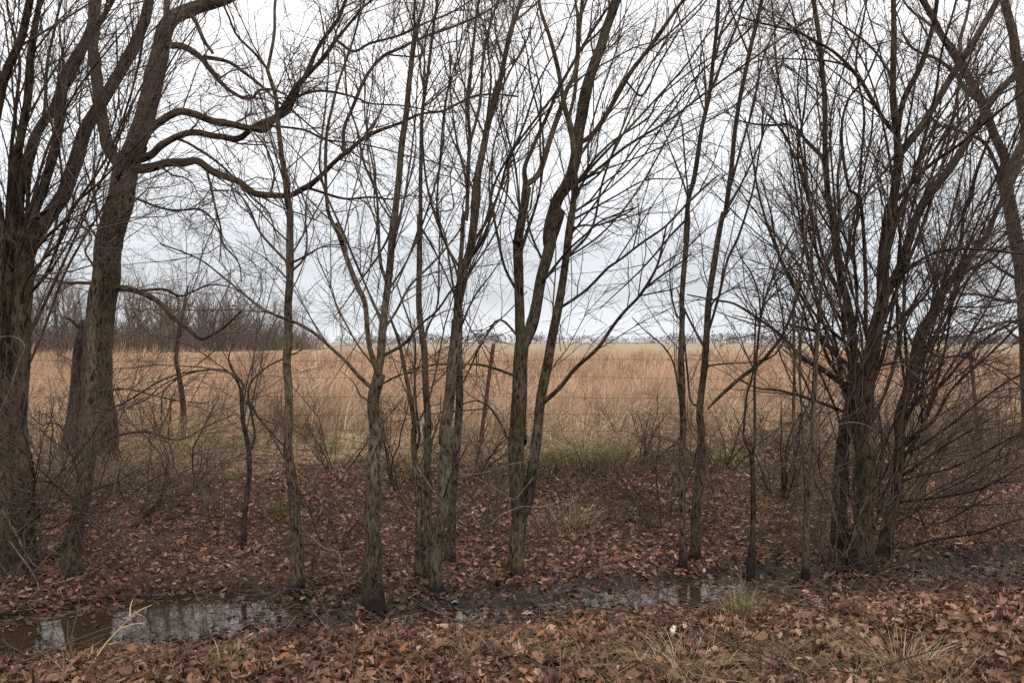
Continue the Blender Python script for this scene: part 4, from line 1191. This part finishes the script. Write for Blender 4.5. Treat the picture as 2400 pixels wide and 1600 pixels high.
# bent dry reed in the left puddle
rY = ground_hit(214, 1558)
rb = at(214, 1558, rY)
reed = empty('dry_reed', rb)
tag(reed, 'bent straw-coloured reed with drooping blades over the left puddle', 'reed')
M_STRAW = flat_mat('straw', (0.42, 0.29, 0.16), 0.7, 0.25, 30)
for part, W, s in (('stalk', [4, 4, 3, 2], '3:560,1460 640,1340 740,1230 830,1140 930,1092'),
                   ('blade', [4, 3, 1], '3:795,1165 800,1100 815,1055'),
                   ('blade', [4, 4, 3, 1], '3:735,1240 800,1215 870,1205 895,1230 905,1262'),
                   ('blade', [3, 2, 1], '3:830,1145 880,1165 915,1225'),
                   ('blade', [3, 2, 1], '3:660,1335 720,1320 760,1318')):
    px = parse(s)
    P = np.array([at(a, b_, rY + 0.05 * i) for i, (a, b_) in enumerate(px)]) - rb
    P, R = resample(P, np.interp(np.linspace(0, 1, len(px)), np.linspace(0, 1, len(W)), W) / F * rY / 2, 20)
    v, f, bk = tubes(P[None], R[None], 5)
    add(part, fast_mesh(part, v, f, M_STRAW), reed)

# ------------------------------------------------------------------ fallen leaves
def leaf_shape(kind, rng):
    if kind == 0:       # plain oval leaf with pointed tip
        u = np.array([0, .18, .42, .68, .88, 1.0, .86, .66, .40, .17])
        w = np.array([0, .17, .26, .22, .10, 0, -.11, -.23, -.25, -.16])
    elif kind == 1:     # lobed
        u = np.array([0, .16, .25, .45, .52, .78, .80, 1.0, .82, .74, .55, .44, .24, .15])
        w = np.array([0, .10, .34, .16, .40, .20, .26, 0, -.27, -.19, -.42, -.15, -.33, -.10])
    else:               # narrow, rolled
        u = np.array([0, .25, .55, .85, 1.0, .82, .55, .22])
        w = np.array([0, .12, .15, .07, 0, -.08, -.14, -.12])
    u = u + rng.normal(size=len(u)) * 0.02
    w = w * rng.uniform(0.85, 1.2) + rng.normal(size=len(w)) * 0.015
    curl, bend = rng.uniform(0.6, 3.2), rng.uniform(-0.8, 1.1)
    z = curl * w * w * 1.4 + bend * (u - 0.5) ** 2 + rng.normal(size=len(u)) * 0.03
    V = np.stack([u - 0.5, w, z], 1)
    n = len(V)
    V = np.concatenate([V, [[-0.18, 0, bend * 0.03 - 0.03], [0.18, 0, bend * 0.03 - 0.03]]])
    fc = []
    for i in range(n):
        j = (i + 1) % n
        c = n if (u[i] + u[j]) / 2 < 0.5 else n + 1
        fc.append((i, j, c))
    k = int(np.argmax(u > 0.5))
    for i in range(n):                       # close the gap along the midrib where the fan changes centre
        j = (i + 1) % n
        a, b_ = (u[i] + u[j]) / 2 < 0.5, (u[j] + u[(j + 1) % n]) / 2 < 0.5
        if a != b_:
            fc.append((j, n + 1, n) if a else (j, n, n + 1))
    return V, np.array(fc)

lrng = np.random.default_rng(77)
SHAPES = [leaf_shape(k, lrng) for k in (0, 0, 0, 1, 0, 1, 2, 2, 2, 0, 0, 2)]
SIMPLE = []
for k in range(4):
    u_ = np.array([-.5, -.1, .28, .5, .25, -.12]) + lrng.normal(size=6) * 0.03
    w_ = np.array([0, .25, .2, 0, -.21, -.24]) * lrng.uniform(0.6, 1.15) + lrng.normal(size=6) * 0.02
    SIMPLE.append((np.stack([u_, w_, lrng.uniform(0.6, 3.4) * w_ * w_ * 1.5 + lrng.uniform(-0.7, 1.0) * u_ ** 2 + lrng.normal(size=6) * 0.03], 1), np.array([(0, 1, 5), (1, 4, 5), (1, 2, 4), (2, 3, 4)])))
N_FULL = len(SHAPES)
SHAPES = SHAPES + SIMPLE
LEAFC = [(0.20, 0.105, 0.070), (0.175, 0.088, 0.058), (0.25, 0.145, 0.100), (0.13, 0.064, 0.044), (0.34, 0.225, 0.165),
         (0.095, 0.048, 0.034), (0.225, 0.112, 0.064), (0.215, 0.122, 0.084)]

def leaf_frames(x, y, lift, rng, tilt):
    """rotation matrices for leaves lying on the ground"""
    e = 0.06
    zx = (ground_z(x + e, y) - ground_z(x - e, y)) / (2 * e)
    zy = (ground_z(x, y + e) - ground_z(x, y - e)) / (2 * e)
    n = norm(np.stack([-zx, -zy, np.ones_like(x)], 1) + rng.normal(size=(len(x), 3)) * tilt)
    a = rng.uniform(0, 2 * math.pi, len(x))
    t = np.stack([np.cos(a), np.sin(a), np.zeros_like(a)], 1)
    t = norm(t - n * np.sum(t * n, 1, keepdims=True))
    return np.stack([t, np.cross(n, t), n], 2)

def scatter(n, y_lo, t_hi, rng):
    y = y_lo + (15 - y_lo) * rng.random(n * 3)
    x = rng.uniform(-1, 1, n * 3) * (y * 0.57 + 0.5)
    t = y - ditch_y(x)
    z = ground_z(x, y)
    p = np.ones_like(x) * (1 - 0.9 * sstep(4.3, t_hi, t + 1.6 * (fbm(x * 0.9, y * 0.9) - 0.5)))
    depth = WATER - z
    p = np.where(depth > 0.0, np.where(depth > 0.06, 0.06, 0.42), p)
    p = np.where((depth < 0) & (z < -0.305) & (np.abs(t - 0.1) < 0.5), p * 0.5, p)
    p = p * (0.45 + 0.9 * fbm(x * 2.1 + 60, y * 2.1, 3))
    grass = (x > 0.4) & (y < 5.6)
    p = np.where(grass, p * 0.75, p)
    k = rng.random(len(x)) < p
    return x[k][:n], y[k][:n]

lx, ly = scatter(78000, 4.2, 6.0, lrng)
bl = [(x + q[0] * (r_ + 0.05), y + q[1] * (r_ + 0.05)) for x, y, r_ in BASES for q in lrng.normal(size=(45, 2)) * 0.9 if ground_z(x + q[0] * r_, y + q[1] * r_) > WATER + 0.01]
lx, ly = np.concatenate([lx, [q[0] for q in bl]]), np.concatenate([ly, [q[1] for q in bl]])
N = len(lx)
lz = ground_z(lx, ly)
wetk = lz < WATER
lz = np.where(wetk, WATER + 0.004, lz) + np.where(wetk, 0, lrng.random(N) ** 2 * 0.035 + 0.006)
Rm = leaf_frames(lx, ly, 0, lrng, np.where(wetk, 0.03, 0.5)[:, None])
size = (0.022 + 0.066 * lrng.random(N) ** 1.3) * (1.05 - 0.13 * sstep(6, 8, ly))
tint = pick(LEAFC, N, 0.5, lrng)
org = lrng.random(N) < np.where(ly < 6.3, 0.014, 0.006)
tint[org] = np.array([0.31, 0.115, 0.045]) * (0.8 + 0.5 * lrng.random((org.sum(), 1)))
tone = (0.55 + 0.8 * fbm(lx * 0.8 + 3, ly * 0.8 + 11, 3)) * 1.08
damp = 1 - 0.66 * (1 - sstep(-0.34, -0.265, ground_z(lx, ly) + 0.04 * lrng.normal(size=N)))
tint = tint * (tone * damp)[:, None] * np.array([1.03, 0.98, 0.95]) * (0.86 + 0.2 * sstep(6.2, 7.6, ly) + 0.22 * sstep(8.5, 11, ly))[:, None]  # last factor paints brighter light into the leaves further up the far bank
which = np.where((ly > 6.4) | wetk, lrng.integers(N_FULL, len(SHAPES), N), lrng.integers(0, N_FULL, N))
sx, sy = 1200 + lx / ly * F, HZ + (EYE - lz) / ly * F
onpic = (sx > 20) & (sx < 2380) & (sy < 1590) & (sy > 900) & ~wetk
big = np.where(onpic, size / ly, 0)
top = np.argsort(-big)[:300]
single = np.zeros(N, bool)
single[top] = True
LV, LF, LT, n0 = [], [], [], 0
for k, (V, fc) in enumerate(SHAPES):
    m = (which == k) & ~single
    c = np.einsum('nij,vj->nvi', Rm[m], V) * size[m][:, None, None] + np.stack([lx, ly, lz], 1)[m][:, None, :]
    nv = len(V)
    LV.append(c.reshape(-1, 3))
    LF.append((fc[None] + (np.arange(m.sum()) * nv)[:, None, None]).reshape(-1, 3) + n0)
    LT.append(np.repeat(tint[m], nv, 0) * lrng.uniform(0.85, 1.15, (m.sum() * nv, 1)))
    n0 += m.sum() * nv
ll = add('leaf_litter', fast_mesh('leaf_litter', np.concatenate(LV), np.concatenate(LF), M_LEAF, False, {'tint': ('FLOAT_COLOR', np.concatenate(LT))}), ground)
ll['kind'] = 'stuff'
LEAFMESH = {}
for i in top:
    ci = int(np.argmin(np.abs(np.array(LEAFC) * 1.0 - tint[i]).sum(1))) if not org[i] else 99
    key = (int(which[i]), ci)
    if key not in LEAFMESH:
        V, fc = SHAPES[key[0]]
        base_c = np.array([0.31, 0.12, 0.045]) if ci == 99 else np.array(LEAFC[ci])
        LEAFMESH[key] = fast_mesh('leaf', V, fc, M_LEAF, False, {'tint': ('FLOAT_COLOR', base_c[None] * lrng.uniform(0.85, 1.15, (len(V), 1)))})
    o = bpy.data.objects.new('leaf', LEAFMESH[key])
    m4 = Matrix.Identity(4)
    for r_ in range(3):
        for c_ in range(3):
            m4[r_][c_] = Rm[i][r_, c_] * size[i]
        m4[r_][3] = (lx[i], ly[i], lz[i])[r_]
    o.matrix_world = m4
    COL.objects.link(o)
    o.parent = ground

# broken stalks and twigs lying in the litter
def debris(n, name, label, L, w, cols, seed):
    r = np.random.default_rng(seed)
    x, y = scatter(n, 4.3, 6.3, r)
    n = len(x)
    z = np.maximum(ground_z(x, y), WATER) + r.random(n) * 0.03 + 0.012
    a = r.uniform(0, math.pi, n)
    ln = r.uniform(L[0], L[1], n)
    d = norm(np.stack([np.cos(a), np.sin(a), r.normal(size=n) * 0.16], 1))
    pts, p = [], np.stack([x, y, z], 1)
    for j in range(4):
        pts.append(p)
        d = norm(d + r.normal(size=(n, 3)) * 0.12)
        p = p + d * (ln / 3)[:, None]
    P = np.stack(pts, 1)
    P[..., 2] = np.maximum(P[..., 2], np.maximum(ground_z(P[..., 0], P[..., 1]), WATER) + 0.008)
    R = np.repeat(r.uniform(w[0], w[1], n)[:, None], 4, 1) * np.array([1, .9, .75, .5])
    v, f, bk = tubes(P, R, 3)
    t = np.repeat(pick(cols, n, 0.3, r), 12, 0)
    o = add(name, fast_mesh(name, v, f[0], M_BLADE, True, {'tint': ('FLOAT_COLOR', t)}))
    tag(o, label, 'debris', kind='stuff')
debris(3000, 'fallen_stalks', 'thin straw stalks scattered over the leaf litter', (0.1, 0.4), (0.0010, 0.0022), [(0.30, 0.21, 0.13), (0.24, 0.17, 0.11), (0.40, 0.29, 0.18), (0.18, 0.13, 0.09)], 201)
debris(2500, 'fallen_twigs', 'small dark twigs scattered over the leaf litter', (0.15, 0.7), (0.0015, 0.0045), [(0.09, 0.06, 0.05), (0.14, 0.10, 0.085), (0.06, 0.04, 0.032)], 202)

# thin arching canes tangled over the bank
def brambles(n, seed):
    r = np.random.default_rng(seed)
    x = r.uniform(-6.5, 7.5, n)
    t = r.uniform(0.7, 5.6, n)
    y = t + ditch_y(x)
    z = ground_z(x, y)
    a = r.uniform(0, 2 * math.pi, n)
    L = r.uniform(0.5, 1.6, n)
    hgt = r.uniform(0.08, 0.55, n)
    u = np.linspace(0, 1, 5)
    P = np.stack([x[:, None] + np.cos(a)[:, None] * L[:, None] * u, y[:, None] + np.sin(a)[:, None] * L[:, None] * u * 0.8,
                  z[:, None] + hgt[:, None] * np.sin(u * math.pi * 0.8)[None] + 0.01], -1)
    P[:, 1:] += r.normal(size=(n, 4, 3)) * 0.035
    P[..., 2] = np.maximum(P[..., 2], ground_z(P[..., 0], P[..., 1]) + 0.01)
    Rr = np.repeat(r.uniform(0.0014, 0.0036, n)[:, None], 5, 1) * np.linspace(1, 0.5, 5)
    v, f, bk = tubes(P, Rr, 3)
    t_ = np.repeat(pick([(0.085, 0.058, 0.048), (0.12, 0.085, 0.07), (0.16, 0.125, 0.105), (0.075, 0.045, 0.038)], n, 0.3, r), 15, 0)
    o = add('bramble_canes', fast_mesh('bramble_canes', v, f[0], M_BLADE, True, {'tint': ('FLOAT_COLOR', t_)}))
    tag(o, 'thin bare canes arching and tangled over the far bank', 'brambles', kind='stuff')
brambles(2300, 303)

# ------------------------------------------------------------------ barbed wire fence
FY = 13.45
fence = empty('wire_fence', (0, FY, float(ground_z(0.0, FY))))
tag(fence, 'rusty five-strand barbed wire fence along the edge of the field', 'fence')
fb = np.array(fence.location)
M_WIRE = flat_mat('rusty_wire', (0.07, 0.042, 0.032), 0.7, 0.4, 9)
M_POST = flat_mat('rusty_post', (0.09, 0.040, 0.028), 0.85, 0.5, 14)
for hi, wy in enumerate((846, 886, 930, 970, 1010)):
    xs = np.arange(-11.0, 11.01, 0.25)
    zc = EYE - (wy - HZ) / F * FY
    sag = 0.012 * np.sin(xs * 1.45 + hi) + 0.01 * np.sin(xs * 0.6 + 2 * hi)
    P = np.stack([xs, np.full_like(xs, FY - 0.03), zc + sag], 1) - fb
    v, f, _ = tubes(P[None], np.full((1, len(xs)), 0.0021), 5, ref=(0, 0, 1))
    bx = np.arange(-10.9, 10.9, 0.13) + 0.03 * hi
    bz = np.interp(bx, xs, P[:, 2])
    B = np.stack([np.stack([bx - fb[0], np.full_like(bx, P[0, 1]), bz], 1)] * 2, 1)
    ang = RNG.uniform(0, 6.28, len(bx))
    dv = np.stack([0.3 * np.ones_like(ang), np.cos(ang), np.sin(ang)], 1) * 0.016
    B[:, 0] -= dv; B[:, 1] += dv
    v2, f2, _ = tubes(B, np.full((len(bx), 2), 0.0013), 3, ref=(1, 0.1, 0.1))
    add('wire', fast_mesh('wire', np.concatenate([v, v2]), np.concatenate([f[0], f2[0] + len(v)]), M_WIRE), fence)

def t_post(p0, p1):
    p0, p1 = np.array(p0), np.array(p1)
    ax = norm(p1 - p0)
    Ln = float(np.linalg.norm(p1 - p0))
    sidev = norm(np.cross(ax, np.array([0, 1.0, 0])))
    fwd = np.cross(sidev, ax)
    prof = [(-.024, 0), (.024, 0), (.024, .006), (.004, .006), (.004, .034), (-.004, .034), (-.004, .006), (-.024, .006)]
    V = [p0 + ax * h_ + sidev * a * 1.1 - fwd * b_ for h_ in (0, Ln) for a, b_ in prof]
    n = len(prof)
    Q = [(i, (i + 1) % n, n + (i + 1) % n, n + i) for i in range(n)] + [(n, n + 1, n + 2, n + 7), (n + 3, n + 4, n + 5, n + 6)]
    for h_ in np.arange(0.1, Ln - 0.03, 0.06):        # studs up the face
        c = p0 + ax * h_ + fwd * 0.006
        k = len(V)
        V += [c + sidev * a + ax * b_ - fwd * d for d in (0.006, -0.006) for a, b_ in ((-.009, -.006), (.009, -.006), (.009, .006), (-.009, .006))]
        Q += [(k + 4, k + 5, k + 6, k + 7)] + [(k + i, k + (i + 1) % 4, k + 4 + (i + 1) % 4, k + 4 + i) for i in range(4)]
    return np.array(V), np.array(Q)
for q0, q1 in (((1119, 1062), (1157, 806)), ((2300, 1060), (2274, 828))):
    v, q = t_post(at(*q0, FY) - fb - np.array([0, 0, 0.15]), at(*q1, FY) - fb)
    add('post', fast_mesh('post', v, q, M_POST, False), fence)

# ------------------------------------------------------------------ far woods and lone trees
M_FAR = flat_mat('far_twigs', (0.155, 0.12, 0.10), 0.9, 0.3, 0.4)
M_FAR2 = flat_mat('far_wood_mass', (0.15, 0.135, 0.135), 0.9, 0.3, 0.02)
def bare_crown(rng, h, n_b, r, n_t, spread=0.4, thick=1.0):
    """trunk + boughs + twigs as tubes, root at origin"""
    k = 6
    z = np.linspace(0, h * 0.85, k)
    T = np.stack([np.cumsum(rng.normal(size=k) * 0.03 * h), np.cumsum(rng.normal(size=k) * 0.03 * h), z], 1)
    T[0, :2] = 0
    TRr = r * np.linspace(1, 0.25, k)
    out = [tubes(T[None], TRr[None], 5)]
    C, RC, _ = spawn(T[None], TRr[None], rng, n_b / (0.85 * h), 0.12, (h * 0.25, h * 0.6), (0.35, 0.95), 0.6, r * 0.35, 0.12, 0.12, k=4)
    out.append(tubes(C, RC, 3))
    D, RD, _ = spawn(C, RC, rng, n_t, 0.12, (h * 0.06, h * 0.2), (0.3, 0.95), 0.6, 0.013 * thick, 0.15, 0.1, k=2, taper=0.6)
    out.append(tubes(D, np.maximum(RD, 0.007 * thick), 3))
    V, Fc, n0 = [], [], 0
    for v, f, _ in out:
        V.append(v); Fc.append(f[0] + n0); n0 += len(v)
    return np.concatenate(V), np.concatenate(Fc)

wr = np.random.default_rng(404)
protos = [bare_crown(wr, 1.0 * hh, 19, 0.11, 4.2, thick=1.3) for hh in (9.5, 8.2, 10.4, 7.2, 8.8, 7.8)]
V, Fc, n0 = [], [], 0
for i in range(130):
    u = wr.random()
    row = abs(wr.normal()) * 11
    ex, ey = -58 + 24 * u ** 0.8, 84 + 95 * u
    x, y = ex - row * 0.8 + wr.normal() * 1.0, ey + row * 0.6
    v, f = protos[wr.integers(0, len(protos))]
    a = wr.uniform(0, 6.28)
    s_ = wr.uniform(0.72, 1.2) * (1.22 - 0.3 * u)
    ca, sa = math.cos(a) * s_, math.sin(a) * s_
    V.append(np.stack([v[:, 0] * ca - v[:, 1] * sa + x, v[:, 0] * sa + v[:, 1] * ca + y, v[:, 2] * s_ - 0.1], 1))
    Fc.append(f + n0); n0 += len(v)
# brush filling the foot of the wood
nb = 9000
u = wr.random(nb); row = np.abs(wr.normal(size=nb)) * 12
bx, by = -58 + 24 * u ** 0.8 - row * 0.8 + wr.normal(size=nb), 84 + 95 * u + row * 0.6
hb = wr.uniform(1.0, 4.5, nb)
P = np.stack([np.stack([bx, by, np.zeros(nb)], 1), np.stack([bx + wr.normal(size=nb) * 0.5, by, hb * 0.6], 1), np.stack([bx + wr.normal(size=nb) * 0.9, by, hb], 1)], 1)
v, f, _ = tubes(P, np.stack([np.full(nb, .03), np.full(nb, .024), np.full(nb, .014)], 1), 3)
V.append(v); Fc.append(f[0] + n0)
o = add('far_wood', fast_mesh('far_wood', np.concatenate(V), np.concatenate(Fc), M_FAR))
tag(o, 'grey-brown leafless wood beyond the field at left', 'wood', kind='stuff')

def lone(px, Y, h, label, seed):
    r = np.random.default_rng(seed)
    v, f = bare_crown(r, h, 26, 0.10 * h / 5, 2.6, thick=1.5)
    x = (px - 1200) / F * Y
    g = float(ground_z(x, Y))
    root = empty('bare_tree', (x, Y, g))
    tag(root, label, 'tree', 'lone trees out in the field')
    k = 6 * 5
    nf = (6 - 1) * 5
    add('trunk', fast_mesh('trunk', v[:k], f[:nf], M_FAR), root)
    add('crown', fast_mesh('crown', v[k:], f[nf:] - k, M_FAR), root)
lone(972, 120, 5.6, 'lone bare tree out in the field behind the thin whip sapling', 51)
lone(1314, 150, 5.0, 'small lone bare tree out in the field right of the mossy trunk', 52)
lone(800, 140, 6.5, 'bare tree at the right end of the far wood', 53)
lone(868, 175, 4.5, 'low bare tree between the far wood and the forked trunk', 54)
lone(1080, 170, 4.0, 'low bare tree seen beside the twin trunks at the horizon', 55)

def far_line(n, x0, x1, y0, y1, h, seed, label):
    r = np.random.default_rng(seed)
    cx, cy = r.uniform(x0, x1, n), r.uniform(y0, y1, n)
    hh = r.uniform(h[0], h[1], n) * (0.55 + 0.7 * fbm(cx * 0.02, cy * 0, 3) + 0.25 * r.random(n))
    m = 130
    X = cx[:, None] + r.normal(size=(n, m)) * (hh * 0.42)[:, None]
    Yy = cy[:, None] + r.normal(size=(n, m)) * (hh * 0.3)[:, None]
    Z = hh[:, None] * np.clip(r.beta(1.5, 1.5, (n, m)), 0, 1) * (1 - 0.25 * np.abs(X - cx[:, None]) / hh[:, None])
    C = np.stack([X, Yy, Z], -1).reshape(-1, 3)
    sz = (np.repeat(hh, m) * r.uniform(0.03, 0.075, n * m))[:, None, None]
    V = C[:, None, :] + r.normal(size=(n * m, 3, 3)) * sz * np.array([0.8, 0.8, 1.2])
    V[..., 2] = np.maximum(V[..., 2], -0.5)
    o = add('far_tree_line', fast_mesh('far_tree_line', V.reshape(-1, 3), np.arange(n * m * 3).reshape(-1, 3), M_FAR2, False))
    tag(o, label, 'trees', kind='stuff')
far_line(420, -330, 620, 640, 760, (4.5, 8), 61, 'distant grey tree line along the horizon')
far_line(150, 180, 520, 460, 560, (4, 7.5), 62, 'nearer dark tree line along the horizon at right')

# ------------------------------------------------------------------ litter
def lathe(prof, seg=14):
    V = [(r_ * math.cos(2 * math.pi * i / seg), r_ * math.sin(2 * math.pi * i / seg), z) for r_, z in prof for i in range(seg)]
    Q = [(a * seg + i, a * seg + (i + 1) % seg, (a + 1) * seg + (i + 1) % seg, (a + 1) * seg + i) for a in range(len(prof) - 1) for i in range(seg)]
    return np.array(V), np.array(Q)
M_WHITE = flat_mat('dirty_white_plastic', (0.62, 0.62, 0.56), 0.4, 0.15, 60, 0.5)
M_YEL = flat_mat('dirty_yellow_plastic', (0.60, 0.47, 0.10), 0.4, 0.2, 60, 0.5)
M_BLUE = flat_mat('faded_blue_plastic', (0.22, 0.36, 0.40), 0.4, 0.25, 60, 0.5)
lp = at(1573, 1494, ground_hit(1573, 1494))
bot = empty('plastic_scrap', lp)
bot.rotation_euler = (0.22, 0.15, 0.4)
tag(bot, 'small white and yellow piece of plastic litter among leaves at the near bank', 'litter')
v, q = lathe([(0.0, 0), (0.019, 0.001), (0.021, 0.006), (0.021, 0.026)])
add('base', fast_mesh('base', v, q, M_YEL), bot)
v, q = lathe([(0.0212, 0.0262), (0.0206, 0.040), (0.017, 0.050), (0.009, 0.057), (0.009, 0.068), (0.0, 0.069)])
add('body', fast_mesh('body', v, q, M_WHITE), bot)
sp = at(1066, 1418, ground_hit(1066, 1418))
r = np.random.default_rng(9)
g = np.linspace(-1, 1, 7)
XX, YY = np.meshgrid(g, g)
cr_ = np.stack([XX * 0.026, YY * 0.018, 0.012 + 0.010 * r.random((7, 7)) + 0.012 * (1 - np.abs(XX))], -1).reshape(-1, 3)
ii = np.arange(49).reshape(7, 7)
cq = np.stack([ii[:-1, :-1], ii[:-1, 1:], ii[1:, 1:], ii[1:, :-1]], -1).reshape(-1, 4)
o = add('plastic_scrap', fast_mesh('plastic_scrap', cr_, cq, M_BLUE, False), None, sp)
tag(o, 'tiny crumpled pale blue plastic scrap on the mud behind the log chunk', 'litter')
